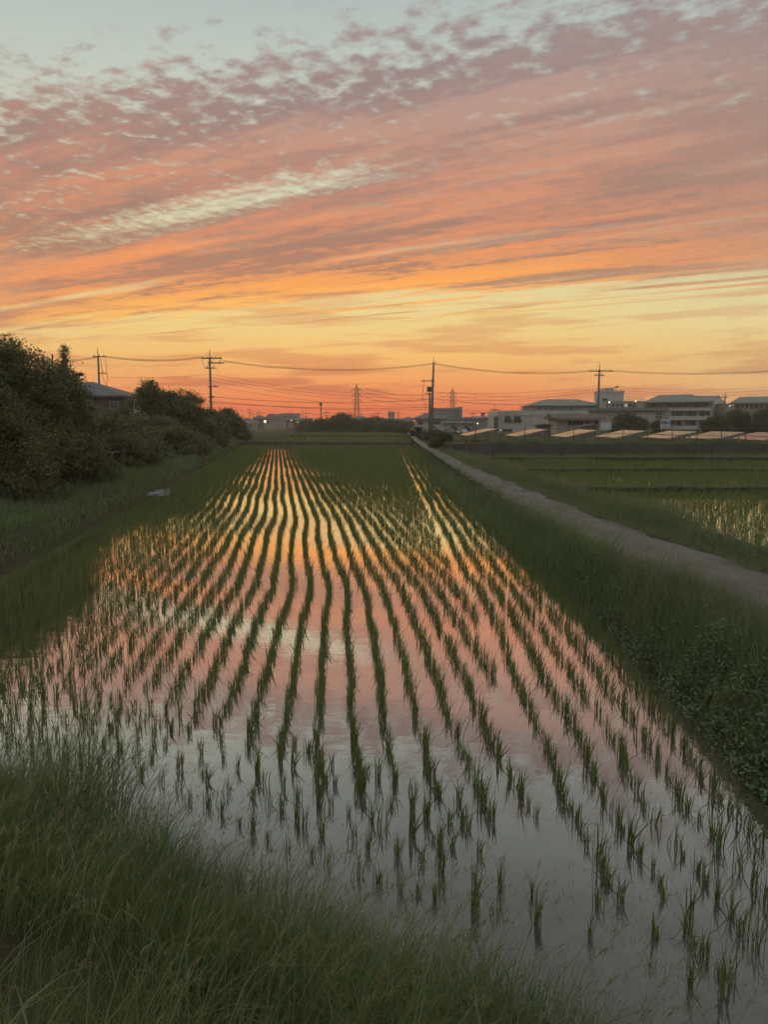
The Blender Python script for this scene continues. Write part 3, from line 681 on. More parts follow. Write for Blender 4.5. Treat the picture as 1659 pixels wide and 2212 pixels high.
# ------------------------------------------------------------------ leaves
def leaf_quads(c, size, up=.25, aspect=.5):
    """small folded leaves at centres c; returns V, F(tri), leaf index"""
    n = len(c); m = rng.normal(0, .62, (n, 3)); m[:, 2] += .8; m[:, 1] -= .25; m /= np.linalg.norm(m, axis=1)[:, None]
    a = np.cross(m, rng.normal(0, 1, (n, 3))); a /= np.linalg.norm(a, axis=1)[:, None]; b = np.cross(m, a); nn = m
    s = size[:, None]
    V = np.stack([c-a*s*.5, c+b*s*aspect*.5+nn*s*.08, c+a*s*.5, c-b*s*aspect*.5+nn*s*.08], 1).reshape(-1, 3)
    F = (np.arange(n)[:, None, None]*4+np.array([[0,1,2],[0,2,3]])[None]).reshape(-1, 3)
    return V, F, np.repeat(np.arange(n), 4)
# broad-leaved weeds hanging over the water on the right bank
P = Pile(); N = 46000
x, y = strip(N, 3.2, 34, off(wr, -.10), lambda y: wr(y)+np.interp(y, [3, 6, 9, 14, 34], [1.25, .95, .65, .5, .4]), 1.9)
ok = in_view(x, y, .6) & (vnoise(x*2.2, y*2.2, 21) > .36); x, y = x[ok], y[ok]
hh = (.08+.34*vnoise(x*2.4, y*2.4, 22))*np.clip((x-wr(y)+.25)/.4, .25, 1)
z = bank_z(x, y)+hh*rng.random(len(x))**.6+.015
sz = np.maximum(rng.uniform(.022, .06, len(x)), .0022*y)
V, F, I = leaf_quads(np.stack([x, y, z], 1), sz, .3, .42); P.add(V, F, np.clip(vnoise(x*2.4, y*2.4, 23)*.6+rng.normal(.2, .16, len(x)), 0, 1)[I])
tag(link('bank_weeds', P.mesh('bank_weeds', M['weed'])), 'broad leaved weeds on the right bank overhanging the water', 'weeds', kind='stuff')

# ------------------------------------------------------------------ trees
def tree(name, label, base, lobes, n_clump, per, leaf, crad, mat='tree', group=None, cat='tree', trunk=.16, tall=False, flat=.7, aspect=.55):
    """trunk with limbs up into each lobe of the crown; the crown is clumps of separate leaves with gaps"""
    root = empty(name, base, label=label, cat=cat, group=group)
    n_clump = int(n_clump*2.5); leaf *= .70; crad *= .85; per = int(per*1.25)
    lobes = [tuple(l) for l in lobes]; vol = np.array([l[3]*l[4]*l[5] for l in lobes]); pick = rng.choice(len(lobes), n_clump, p=vol**.75/np.sum(vol**.75))
    L = np.array(lobes)[pick]; d = rng.normal(0, 1, (n_clump, 3)); d /= np.linalg.norm(d, axis=1)[:, None]
    n_clump = n_clump
    r = rng.uniform(.45, 1.0, n_clump)**.6
    c = L[:, :3]+d*L[:, 3:]*r[:, None]
    c[:, 2] = np.maximum(c[:, 2], .15)
    cr = crad*rng.uniform(.6, 1.25, n_clump); tt = rng.uniform(.15, .8, n_clump)
    k = np.repeat(np.arange(n_clump), per); off_ = rng.normal(0, .55, (len(k), 3)); off_[:, 2] *= flat
    p = c[k]+off_*cr[k][:, None]; p[:, 2] = np.maximum(p[:, 2], .03)
    V, F, I = leaf_quads(p, leaf*rng.uniform(.6, 1.35, len(k)), .3, aspect)
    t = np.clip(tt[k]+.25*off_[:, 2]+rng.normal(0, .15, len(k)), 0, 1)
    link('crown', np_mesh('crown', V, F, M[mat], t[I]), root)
    m = MB(); z1 = max(l[2] for l in lobes)
    m.tube([(0,0,-.3), (.02,.03,z1*.35), (-.03,.02,z1*.7), (.02,0,z1)], [trunk*1.25, trunk, trunk*.6, trunk*.25], 8)
    tk = m.build('trunk', M['bark'], root, True)
    for l in lobes:
        b = MB(); zs = min(l[2]*.5, z1*.4)
        b.tube([(0,0,zs), (l[0]*.45, l[1]*.45, zs+(l[2]-zs)*.6), (l[0], l[1], l[2]+l[5]*.3)], [trunk*.55, trunk*.35, trunk*.12], 6)
        b.build('limb', M['bark'], tk, True)
    return root
hedge = 'trees and bushes along the left bank'
def hx(px, Y): return (px-829.5)/FPX*Y*1.006
def ht(py, Y): return at(0, py, Y).z
# big round tree at the left edge of the picture
def bush_at(name, label, px, top, Y, w, lobes_n, n_clump, per, leaf, crad, z0=.45, depth=None, **kw):
    X = hx(px, Y); H = ht(top, Y)-z0; depth = depth or w*.8; lob = []
    r = random.Random(int(px*7+Y))
    lob.append((0, 0, H*.55, w*.45, depth*.45, H*.40))
    for i in range(lobes_n):
        a = r.uniform(-1, 1); f = 1-abs(a)**1.7
        hh = H*(.35+.55*f*r.uniform(.75, 1.0)); rr = r.uniform(.22, .36)
        lob.append((a*w*.42, r.uniform(-.45, .35)*depth, hh-H*.12*rr, w*rr*.75, depth*rr*.8, min(H*rr*.7, H-hh+.15)))
    for i in range(max(3, lobes_n//2)): lob.append((r.uniform(-.5, .5)*w, r.uniform(-.55, .2)*depth, H*.2, w*.28, depth*.3, H*.24))
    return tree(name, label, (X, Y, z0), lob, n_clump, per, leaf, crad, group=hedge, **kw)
bush_at('round_tree', 'big dark round tree filling the left edge of the picture', 8, 726, 25, 4.6, 11, 250, 90, .13, .42)
bush_at('round_tree', 'dark broad tree just right of the big one at the left edge', 112, 775, 28, 3.6, 9, 190, 80, .14, .42)
bush_at('dense_bush', 'low bright bush at the foot of the big left tree', 165, 920, 27.5, 2.6, 6, 90, 70, .12, .36, tall=False)
# slim conifer tip leaning above the broad tree
X = hx(128, 31); H = ht(748, 31)-.5
tree('leaning_conifer', 'slim conifer with a bent tip poking above the left trees', (X, 31, .5),
     [(0+.03*i*i*.3-.12*max(0, i-6)*.5, 0, H*(.42+.058*i), .42-.036*i, .42-.036*i, .36) for i in range(10)], 110, 60, .11, .20, group=hedge, trunk=.1)
X = hx(158, 33); H = ht(792, 33)-.5
tree('spreading_pine', 'pine with flat spreading branches beside the left utility pole', (X, 33, .5),
     [(0,0,H*.86,.55,.5,.25), (.55,0,H*.74,.62,.4,.16), (.35,-.2,H*.93,.4,.3,.13), (.75,.1,H*.60,.5,.4,.16), (-.6,0,H*.72,.7,.5,.4), (0,0,H*.45,1.1,.9,.9)], 130, 60, .12, .24, group=hedge, flat=.4)
bush_at('dense_bush', 'low dark bush in front of the white left house', 212, 890, 37, 3.6, 7, 110, 70, .17, .45)
bush_at('dense_bush', 'dark bush under the eaves of the white left house', 285, 906, 45, 3.6, 7, 100, 70, .19, .48)
bush_at('round_tree', 'round open tree standing right of the white left house', 331, 822, 60, 3.9, 9, 130, 70, .20, .50, trunk=.2)
bush_at('round_tree', 'feathery tree between the round tree and the second utility pole', 398, 834, 61, 4.6, 8, 120, 70, .21, .50)
bush_at('dense_bush', 'dark bush below the round open tree', 345, 900, 55, 4.2, 8, 120, 60, .21, .52)
bush_at('dense_bush', 'dark hedge bush at the foot of the second utility pole', 452, 880, 76, 4.6, 8, 120, 60, .26, .6)
bush_at('dense_bush', 'last dark bush of the hedge, towards the far paddy', 495, 884, 92, 4.2, 7, 110, 60, .30, .65)
bush_at('dense_bush', 'low bush in the gap before the last hedge bushes', 420, 902, 66, 4.2, 7, 110, 60, .24, .55)
bush_at('dense_bush', 'low weedy bush along the garden fence', 262, 935, 34, 3.0, 6, 90, 70, .15, .4)
bush_at('dense_bush', 'low bush filling the hedge behind the garden fence', 380, 925, 50, 4.4, 7, 110, 60, .2, .5)
bush_at('dense_bush', 'tall dark bush at the very left, half out of the picture', -40, 800, 21, 2.8, 7, 150, 80, .12, .38)
bush_at('round_tree', 'dark tree just beyond the left edge of the picture', -190, 760, 24, 4.4, 8, 110, 70, .17, .5)
bush_at('round_tree', 'farther dark tree well beyond the left edge of the picture', -420, 790, 26, 4.6, 8, 100, 70, .18, .5)
far = 'dark trees beyond the far paddy'
def far_tree(label, px, top, Y, w, n, z0=.2, leaf=.5, crad=1.0, mat='fartree', group=far, name='round_tree', cat='tree'):
    X = hx(px, Y); H = ht(top, Y)-z0; r = random.Random(int(px)); lob = [(0,0,H*.5,w*.4,w*.3,H*.42)]
    for i in range(7):
        a = r.uniform(-1, 1); hh = H*(.3+.55*(1-abs(a)**2)*r.uniform(.7, 1)); lob.append((a*w*.42, r.uniform(-.3,.3)*w, hh-H*.08, w*.2, w*.2, min(H*.2, H-hh+.1)))
    lob.append((-w*.3,0,H*.2,w*.3,w*.25,H*.22)); lob.append((w*.3,0,H*.2,w*.3,w*.25,H*.22))
    return tree(name, label, (X, Y, z0), lob, n, 45, leaf, crad, mat, group, cat=cat, trunk=.25)
for lab, px, top, Y, w in (('leftmost of the dark trees beyond the far paddy', 700, 900, 190, 8), ('tallest dark tree beyond the far paddy, left of the lattice tower', 741, 889, 188, 8),
        ('dark tree below the lattice tower beyond the far paddy', 790, 903, 190, 9), ('dark tree left of the small tower block', 818, 897, 198, 8),
        ('dark tree in front of the small tower block', 850, 908, 185, 9), ('rightmost dark tree beyond the far paddy, by the path end', 884, 913, 170, 6.5),
        ('low dark tree in front of the lit workshop', 668, 906, 196, 6)):
    far_tree(lab, px, top, Y, w, 95)
ry = 'trees behind the solar panels'
far_tree('broad dark tree standing left of the blue and white sign', 1352, 889, 118, 5.2, 120, .98, .32, .7, group=ry)
far_tree('small dark tree directly behind the blue and white sign', 1420, 903, 122, 2.6, 60, .98, .30, .55, group=ry)
far_tree('left one of the dark trees before the right school wing', 1540, 893, 112, 3.6, 80, .98, .3, .6, group=ry)
far_tree('wide dark tree behind the slim pole before the right school wing', 1585, 884, 114, 5.0, 110, .98, .32, .65, group=ry)
far_tree('dark tree at the right edge of the picture behind the solar panels', 1645, 880, 112, 4.6, 110, .98, .32, .65, group=ry)
far_tree('dark bush beside the foot of the tall pole at the path end', 955, 931, 64, 1.7, 70, .5, .18, .36, group=ry, name='dense_bush', cat='bush')
far_tree('small bush between carport and solar panels', 938, 929, 92, 2.2, 60, .5, .24, .45, group=ry, name='dense_bush', cat='bush')

# ------------------------------------------------------------------ buildings
def rect(px0, px1, py0, py1, Y):
    a = at(px0, py1, Y); b = at(px1, py0, Y); return min(a.x, b.x), max(a.x, b.x), min(a.z, b.z), max(a.z, b.z)
def window(root, x0, x1, z0, z1, y, glass='glass', frame='grey', bars=1):
    """frame standing proud of the wall, glazing bars, pane set back in it"""
    w = min(.12, (x1-x0)*.10); f = MB()
    f.box(x0, x1, y-.06, y+.02, z0, z0+w); f.box(x0, x1, y-.06, y+.02, z1-w, z1)
    f.box(x0, x0+w, y-.055, y+.02, z0+w, z1-w); f.box(x1-w, x1, y-.055, y+.02, z0+w, z1-w)
    for k in range(bars):
        xc = x0+(x1-x0)*(k+1)/(bars+1); f.box(xc-w*.35, xc+w*.35, y-.05, y+.02, z0+w, z1-w)
    o = f.build('window', M[frame], root)
    MB().box(x0+w*.5, x1-w*.5, y-.02, y+.015, z0+w*.5, z1-w*.5).build('pane', M[glass], o); return o
def hip_roof(x0, x1, y0, y1, z, rz, ov=.5, inset=None, ridge=None, axis='x'):
    m = MB(); a = (x0-ov, y0-ov, z); b = (x1+ov, y0-ov, z); c = (x1+ov, y1+ov, z); d = (x0-ov, y1+ov, z)
    if axis == 'x':
        i = (y1-y0)/2 if inset is None else inset; ym = (y0+y1)/2
        r0 = (x0-ov+i, ym, rz); r1 = (x1+ov-i, ym, rz)
        m.quad(a, b, r1, r0); m.quad(c, d, r0, r1); m.quad(d, a, r0); m.quad(b, c, r1)
    else:
        i = (x1-x0)/2 if inset is None else inset; xm = (x0+x1)/2
        r0 = (xm, y0-ov+i, rz); r1 = (xm, y1+ov-i, rz)
        m.quad(b, c, r1, r0); m.quad(d, a, r0, r1); m.quad(a, b, r0); m.quad(c, d, r1)
    m.quad(d, c, b, a)
    t = .14
    m.box(x0-ov, x1+ov, y0-ov, y1+ov, z-t, z-.005); return m
def building(name, label, px0, px1, pbase, ptop, Y, depth, wall='cream', windows=(), roof=None, cat='building', z0=None, group=None, glass='glass'):
    """px/py give the front wall at depth Y; windows are picture rectangles on it"""
    x0, x1, _, z1 = rect(px0, px1, pbase, ptop, Y); depth = min(depth, max(2.0, .85*(x1-x0))); zb = at(0, pbase, Y).z if z0 is None else z0
    root = empty(name, ((x0+x1)/2, Y, zb), label=label, cat=cat, group=group)
    ox, oy, oz = root.location
    X0, X1, H = x0-ox, x1-ox, z1-zb
    MB().box(X0, X1, 0, depth, -1.0, H).build('wall', M[wall], root)
    for w in windows:
        a, b, c, d = w[:4]; wx0, wx1, wz0, wz1 = rect(a, b, d, c, Y)
        window(root, wx0-ox, wx1-ox, wz0-zb, wz1-zb, -.005, w[4] if len(w) > 4 else glass, bars=(w[5] if len(w) > 5 else 1))
    if roof:
        kind, mat, pr = roof[0], roof[1], roof[2]; rz = at(0, pr, Y+depth/2).z-zb
        if kind == 'hip': hip_roof(X0, X1, 0, depth, H+.14, rz, roof[3] if len(roof) > 3 else .5, roof[4] if len(roof) > 4 else None).build('roof', M[mat], root)
        elif kind == 'gable':
            hip_roof(X0, X1, 0, depth, H+.14, rz, roof[3] if len(roof) > 3 else .4, .02).build('roof', M[mat], root)
        elif kind == 'gable_front':
            hip_roof(X0, X1, 0, depth, H+.14, rz, .3, .02, axis='y').build('roof', M[mat], root)
        elif kind == 'flat':
            m = MB(); hh = rz-H; t = .18
            m.box(X0-.12, X1+.12, -.12, t, H-.3, H+hh); m.box(X0-.12, X1+.12, depth-t, depth+.12, H-.3, H+hh)
            m.box(X0-.12, X0+t, t, depth-t, H-.3, H+hh); m.box(X1-t, X1+.12, t, depth-t, H-.3, H+hh)
            m.build('parapet', M[roof[3] if len(roof) > 3 else wall], root)
            MB().box(X0+t, X1-t, t, depth-t, H, H+.05).build('roof', M['grey'], root)
    return root
def part_box(root, name, px0, px1, py0, py1, Y, dy0, dy1, mat):
    x0, x1, z0, z1 = rect(px0, px1, py1, py0, Y); o = root.location
    return MB().box(x0-o.x, x1-o.x, dy0, dy1, z0-o.z, z1-o.z).build(name, M[mat], root)
# --- white house among the left trees
h = building('house', 'white two storey house with a grey hipped roof behind the left trees', 70, 260, 930, 858, 70, 7, 'brown', [(236, 256, 866, 884, 'glass', 1), (186, 200, 866, 884)],
             ('hip', 'tile', 825, .6, 4.3), 'house', .5)
part_box(h, 'balcony_rail', 229, 262, 884, 888, 70, -.9, -.82, 'brown')
part_box(h, 'side_annex', 278, 288, 860, 930, 72, 2.0, 4.5, 'white')
for k in range(7): part_box(h, 'louvre', 263.5, 276, 861.5+k*4.2, 864+k*4.2, 71, 1.0+.02*k, 1.06+.02*k, 'white')
part_box(h, 'louvre_frame', 263, 277, 858.5, 861, 71, .96, 1.1, 'white')
building('house', 'small grey roofed house half hidden in the round left tree', 338, 372, 930, 862, 88, 6, 'grey', [(352, 364, 866, 874)], ('hip', 'tile3', 846, .5), 'house', .5)
# --- centre: houses beyond the far paddies
town = 'low houses along the far side of the paddies'
def hs(label, a, b, top, ridge, Y, depth, wall, roof, wins, kind='hip', name='house'):
    Y *= 1.4
    return building(name, label, a, b, 930, top, Y, depth, wall, wins, (kind, roof, ridge, .5), 'house', .25, town)
hs('grey house nearest the end of the left hedge', 519, 545, 912, 903, 215, 8, 'grey', 'tile', [(524, 531, 915, 921)])
hs('low shed with a pale tilted roof near the hedge end', 533, 553, 915, 908, 206, 6, 'cream', 'tile3', [(537, 543, 917, 923, 'dark')], 'gable', 'shed')
hs('dark roofed long house left of the green lamp', 545, 573, 905, 897, 240, 9, 'brown', 'tile', [(550, 556, 908, 914), (561, 567, 908, 914)])
hs('dark roofed house right behind the green lamp', 570, 596, 906, 894, 235, 9, 'beige', 'tile2', [(575, 581, 909, 915)])
hs('pale house with rooftop tank left of the workshop', 588, 612, 899, 894, 245, 9, 'cream', 'tile3', [(592, 598, 902, 909), (602, 608, 902, 909)], 'gable')
b = building('flat_house', 'pale flat roofed two storey house above the lit workshop', 605, 645, 930, 896, 325, 9, 'grey', [(611, 619, 899, 905, 'glass', 2), (625, 632, 900, 906), (634, 642, 900, 906)], ('flat', 'grey', 893), 'house', .25, town)
b = building('workshop', 'low lit workshop with pale greenish openings beside the dark trees', 618, 668, 930, 908, 285, 10, 'brown',
             [(640, 648, 909, 915, 'litshop', 0), (652, 663, 912, 917, 'litshop', 0), (637, 650, 917, 924, 'litshop', 1), (622, 634, 914, 924, 'cream', 0), (653, 665, 918.5, 922, 'litshop', 0)], ('gable', 'tile', 903, .6), 'workshop', .25, town)
hs('house with a dark tiled roof under the lattice tower', 758, 798, 905, 899, 230, 9, 'grey', 'tile', [(762, 770, 907, 911)])
hs('low pale house right of the lattice tower', 796, 822, 908, 904, 236, 8, 'cream', 'tile3', [(800, 806, 910, 914)], 'gable')
b = building('tower_block', 'small square grey tower block on the skyline', 838, 852, 930, 890, 420, 12, 'grey', [(840, 843, 896, 899), (847, 850, 896, 899), (840, 843, 903, 906)], ('flat', 'grey', 889.2), 'building', .3)
hs('low grey house right of the small tower block', 852, 872, 908, 903.5, 250, 9, 'grey', 'tile', [(856, 861, 910, 914)], 'gable')
hs('grey gabled house left of the tall pole', 873, 893, 905, 900.5, 240, 9, 'beige', 'tile3', [(877, 882, 908, 912)])
hs('brown low house behind the dark trees by the path end', 866, 893, 914, 908, 178, 7, 'brown', 'tile2', [(872, 879, 917, 922)])
h = building('house', 'white two storey house with a hipped tile roof behind the tall pole', 899, 965, 932, 906, 140, 8, 'white',
    [(903, 914, 909.5, 917), (934, 952, 910, 917, 'glass', 2), (957, 962, 910.5, 918.5)], ('hip', 'tile', 894, .8), 'house', .9)
b = building('slab_block', 'big windowless grey slab building behind the hipped roof house', 934, 993, 930, 881.5, 190, 16, 'grey', [], None, 'building', .9)
part_box(b, 'stair_tower', 990, 998, 879, 930, 189.5, -1.0, 14, 'concrete')
for k in range(5): part_box(b, 'wall_joint', 935, 990, 886.5+k*7, 887.2+k*7, 189.9, -.02, .05, 'dark_concrete')
for k, (a, c, w, lab) in enumerate(((885, 914, 'darksteel', 'left arched carport beyond the path end'), (916, 946, 'darksteel', 'arched carport behind the tall pole'),
                              (961, 988, 'darksteel', 'arched carport over the parked white cars'), (989, 1014, 'darksteel', 'rightmost arched carport, beside the first solar array'))):
    Y = 112; p = at(a, 934, Y); q = at(c, 934, Y); zt = at(0, 922, Y).z; root = empty('carport', ((p.x+q.x)/2, Y, .9), label=lab, cat='carport', group='carports beyond the path end')
    W = (q.x-p.x)/2; m = MB(); n = 10; Hh = zt-.9
    arc = [(-W+2*W*i/n, Hh-.45+.5*math.sin(math.pi*i/n)) for i in range(n+1)]
    for (ax, az), (bx, bz) in zip(arc[:-1], arc[1:]):
        m.quad((ax,-2.4,az),(bx,-2.4,bz),(bx,2.4,bz),(ax,2.4,az)); m.quad((ax,-2.4,az-.06),(ax,2.4,az-.06),(bx,2.4,bz-.06),(bx,-2.4,bz-.06)); m.quad((ax,-2.4,az-.06),(bx,-2.4,bz-.06),(bx,-2.4,bz),(ax,-2.4,az))
    m.build('roof', M[w], root)
    for sx in (-1, 1):
        for yy in (-2.2, 2.2): MB().tube([(sx*(W-.08), yy, -.2), (sx*(W-.08), yy, Hh-.42)], .06, 6).build('post', M['darksteel'], root)
b = building('garage', 'dark open fronted garage under the leftmost carport', 887, 912, 934, 924, 118, 4, 'dark', [(890, 898, 926, 931, 'grey', 0)], ('gable', 'tile', 922.5, .3), 'garage', .9)  # closed box, its dark walls paint the shade of an open front
for (a, c, top, lab, mt) in ((986, 995, 925.5, 'silver small car parked left under the arched carport', 'carpaint2'), (998, 1009, 925.5, 'white small car parked right under the arched carport', 'carpaint')):
    Y = 109; p = at(a, 936, Y); q = at(c, 936, Y); W = q.x-p.x; s = W/1.5; root = empty('parked_car', ((p.x+q.x)/2, Y, 1.0), label=lab, cat='car', group='cars under the carports'); w2 = .76
    m = MB(); prof = [(-.55,1.02),(-.72,.62),(-.76,.30),(.76,.30),(.72,.62),(.55,1.02)]      # seen end-on
    sec = [(-1.7,.62,.55),(-1.6,.95,.85),(-.9,1.0,.95),(-.3,1.0,1.38),(1.2,1.0,1.42),(1.6,.98,1.0),(1.7,.9,.6)]
    for yy, wf, zt in sec: pass
    rings = []
    for yy, wf, zt in sec:
        zz = [.28, .62, .8 if zt > .8 else zt*.9, zt*.97, zt]; hw = [.74*wf, .76*wf, .74*wf, (.60 if zt > 1.2 else .70)*wf, (.5 if zt > 1.2 else .6)*wf]
        ring = [(-b_, yy, a_) for a_, b_ in zip(zz, hw)] + [(b_, yy, a_) for a_, b_ in list(zip(zz, hw))[::-1]]; rings.append(ring)
    for r_ in rings: m.v += r_
    n = len(rings[0])
    for i in range(len(rings)-1):
        for j in range(n): m.f.append((i*n+j, i*n+(j+1) % n, (i+1)*n+(j+1) % n, (i+1)*n+j))
    m.f.append(tuple(range(n))[::-1]); m.f.append(tuple((len(rings)-1)*n+j for j in range(n)))
    m.build('body', M[mt], root, True)
    MB().quad((-.56,-.94,.97),(.56,-.94,.97),(.48,-.34,1.34),(-.48,-.34,1.34)).build('windscreen', M['glass'], root)
    for sx in (-1, 1):
        MB().box(sx*.62-.1, sx*.62+.1, -1.72, -1.62, .62, .74).build('headlight', M['ceramic'], root)
        for yy in (-1.1, 1.1):
            t = MB().tube([(sx*.72-.1, yy, .28), (sx*.72+.1, yy, .28)], .28, 14).build('wheel', M['rubber'], root)
            MB().tube([(sx*.72-.11, yy, .28), (sx*.72+.11, yy, .28)], .15, 10).build('rim', M['steel'], t)
    root.scale = (s, s, s)
# --- middle right: small buildings, white hall, houses
building('house', 'low grey house behind the small distant pole', 997, 1026, 930, 905, 215, 9, 'grey', [(1003, 1009, 908, 912)], ('hip', 'tile', 900.5, .5), 'house', .9)
building('house', 'grey gabled house with rooftop water tank', 1023, 1052, 930, 904, 225, 9, 'beige', [(1028, 1034, 908, 913)], ('gable', 'tile3', 899.5, .5), 'house', .9)
building('water_tank_hut', 'small rooftop tank shaped hut above the grey gabled houses', 1041, 1047, 930, 893, 232, 3, 'grey', [], ('gable_front', 'tile', 891), 'hut', .9)
building('shed', 'corrugated grey shed with a gable front left of the white building', 1034, 1066, 930, 906, 150, 8, 'cream', [(1037, 1046, 909, 918, 'grey', 2)], ('gable_front', 'tile3', 901.5), 'shed', .9)
building('wall_shed', 'long low pale shed behind the arched carports', 960, 1034, 932, 914.5, 128, 5, 'grey', [(975, 985, 917, 921, 'dark', 0), (1005, 1020, 917, 921, 'dark', 0)], ('gable', 'concrete', 911.5, .3), 'shed', .9)
b = building('white_hall', 'white flat roofed two storey building behind the second solar array', 1077, 1268, 936, 893.5, 120, 12, 'white',
    [(1091, 1103.5, 898.5, 911.5, 'glass', 1), (1110.5, 1124.5, 898.5, 911.5, 'glass', 1), (1085, 1107, 926, 934, 'dark', 1)], ('flat', 'white', 888.5), 'building', .98)
for a, c in ((1089.5, 1105), (1109, 1126)): part_box(b, 'window_guard', a, c, 905.5, 911.8, 120, -.35, -.28, 'darksteel')
part_box(b, 'corner_pipe', 1068, 1076, 900, 936, 119.6, -.6, .0, 'brown')
h = building('house', 'low house with a brown tiled roof and wide dark porch before the white building', 1203, 1296, 936, 905, 104, 6, 'beige', [(1226, 1262, 909, 920, 'dark', 3), (1265, 1273, 910, 917), (1284, 1294, 909, 918, 'dark', 1)], ('gable', 'tile2', 893.5, .6), 'house', .98)
part_box(h, 'porch_roof', 1204, 1298, 904.6, 907.2, 103.5, -1.2, -.0, 'concrete')
building('shed', 'small dark garden shed with a pale sheet on its roof', 1164, 1190, 936, 920, 96, 3, 'brown', [(1168, 1174, 922, 930, 'dark', 0)], ('gable_front', 'darksteel', 915.5), 'shed', .98)
building('shed', 'little dark shed roof between porch and tall pole', 1264, 1290, 936, 922, 97, 3, 'brown', [(1270, 1280, 924, 931, 'dark', 0)], ('gable_front', 'tile', 916.5), 'shed', .98)
r = MB().box(-.55,.55,-.3,.3,0,.85).build('electric_cabinet', M['white'], label='pale grey electric cabinet beside the tall pole above the panels', cat='cabinet'); p = at(1309, 929, 84); r.location = (p.x, 84, p.z)
MB().tube([(0,0,-p.z+.9),(0,0,.02)], .06, 6).build('stand', M['steel'], r); MB().box(-.5,.5,-.32,-.30,.08,.78).build('door', M['signwhite'], r)
# --- school
def school_roof(root, name, pts, mat='copper'):
    """sloping roof given by corner points (px, py, Y), thick sheet"""
    o = root.location; q = [at(a, b, Y)-o for a, b, Y in pts]; m = MB(); m.quad(*q); lo = [v-Vector((0,0,.25)) for v in q]; m.quad(*lo[::-1])
    for i in range(len(q)): j = (i+1) % len(q); m.quad(lo[i], lo[j], q[j], q[i])
    return m.build(name, M[mat], root)
b = building('school_hall', 'long school hall with a pale green hipped roof left of the stair tower', 1153, 1300, 936, 877, 170, 16, 'cream',
    [(1160+i*14, 1170+i*14, 879, 884.5, 'glass', 2) for i in range(9)], ('hip', 'copper', 862.5, .8, 5.0), 'school', .98)
part_box(b, 'canopy', 1199, 1290, 884.5, 888, 165, -5.5, -.6, 'copper')
b = building('stair_tower', 'pale square school stair tower with a smaller box on its top', 1297, 1345, 936, 846, 168, 10, 'white', [(1301, 1313, 860, 866.5, 'dark', 0)], ('flat', 'white', 845.2), 'tower', .98)
part_box(b, 'top_box', 1311, 1330, 837.5, 846, 168, 1.0, 6.0, 'white')
p = at(1335, 845, 168); q = b.location; MB().tube([(p.x-q.x, 1, p.z-q.z), (p.x-q.x, 1, p.z-q.z+.9)], .05, 5).bar((p.x-q.x-.4, 1, p.z-q.z+.9), (p.x-q.x+.5, 1, p.z-q.z+1.1), .25).build('loudspeaker', M['darksteel'], b)
b = building('school_wing', 'middle school wing with a roof railing between stair tower and main block', 1317, 1395, 936, 869, 166, 10, 'cream',
    [(1322+i*9.2, 1328.5+i*9.2, 872, 879.5, 'litwin' if i == 3 else 'glass', 1) for i in range(8)], ('flat', 'cream', 867), 'school', .98)
m = MB(); o = b.location
for i in range(13):
    p = at(1345+i*3.9, 866.5, 170)-o; m.tube([p, p+Vector((0,0,1.0))], .03, 5)
for k in range(3):
    a = at(1345, 866.5, 170)-o+Vector((0,0,.35+.32*k)); c = at(1392, 866.5, 170)-o+Vector((0,0,.35+.32*k)); m.bar(a, c, .04)
m.build('roof_railing', M['steel'], b)
b = building('school_block', 'main three storey school block with balconies and green roof', 1392, 1538, 936, 868, 160, 14, 'cream',
    [(1396+i*11.6, 1405+i*11.6, 870, 879, 'glass', 2) for i in range(12)] +
    [(1448+i*13, 1458+i*13, 889.5, 898, 'glass', 2) for i in range(7)] + [(1448+i*13, 1458+i*13, 909.5, 918.5, 'glass', 2) for i in range(7)], None, 'school', .98)
for (y0, y1) in ((880.5, 887.5), (899, 907.5), (920, 928)): part_box(b, 'balcony_parapet', 1444, 1537, y0, y1, 158.6, -1.6, -1.45, 'white'); part_box(b, 'balcony_floor', 1444, 1537, y1-.6, y1+.6, 158.6, -1.45, -.0, 'concrete')
for k in range(4): part_box(b, 'pillar', 1446+k*29.5, 1450+k*29.5, 888, 928, 158.9, -1.1, -.7, 'cream')
school_roof(b, 'roof', [(1390, 868.5, 157.5), (1540, 866.5, 157.5), (1494, 851.5, 167), (1424, 853.5, 167)])
school_roof(b, 'rear_roof', [(1494, 866, 159), (1541, 866, 159), (1553, 854.5, 167), (1493, 855.5, 167)])
g = [at(1537, 940, 160)-b.location, at(1572, 940, 172)-b.location, at(1572, 873, 172)-b.location, at(1553, 854.7, 167)-b.location, at(1537, 867, 160)-b.location]
MB().quad(*g).build('gable_wall', M['white'], b)
b2 = building('school_wing', 'low school wing with a green strip roof and pale wall panels', 1272, 1444, 936, 887.5, 150, 8, 'beige',
    [(1417, 1423.5, 890.5, 897), (1425, 1431.5, 890.5, 897), (1417, 1423.5, 897.8, 904), (1425, 1431.5, 897.8, 904)], None, 'school', .98)
part_box(b2, 'roof', 1268, 1446, 881.5, 887.3, 149, -1.0, 8.5, 'copper')
for k in range(3): part_box(b2, 'wall_panel', 1374+k*14, 1387+k*14, 891, 926, 150, -.06, -.003, 'white')
b = building('school_end', 'far right school wing with a green roof and two lit windows', 1574, 1700, 936, 871, 158, 14, 'cream',
    [(1574.5, 1580, 873.5, 880, 'litwin', 1), (1580.5, 1586.5, 873.5, 877, 'litwin', 1)] + [(1590+i*10.5, 1597+i*10.5, 875, 884, 'glass', 1) for i in range(7)], None, 'school', .98)
school_roof(b, 'roof', [(1577, 870, 157), (1700, 868.5, 157), (1690, 855.5, 165), (1600, 857.2, 165)])
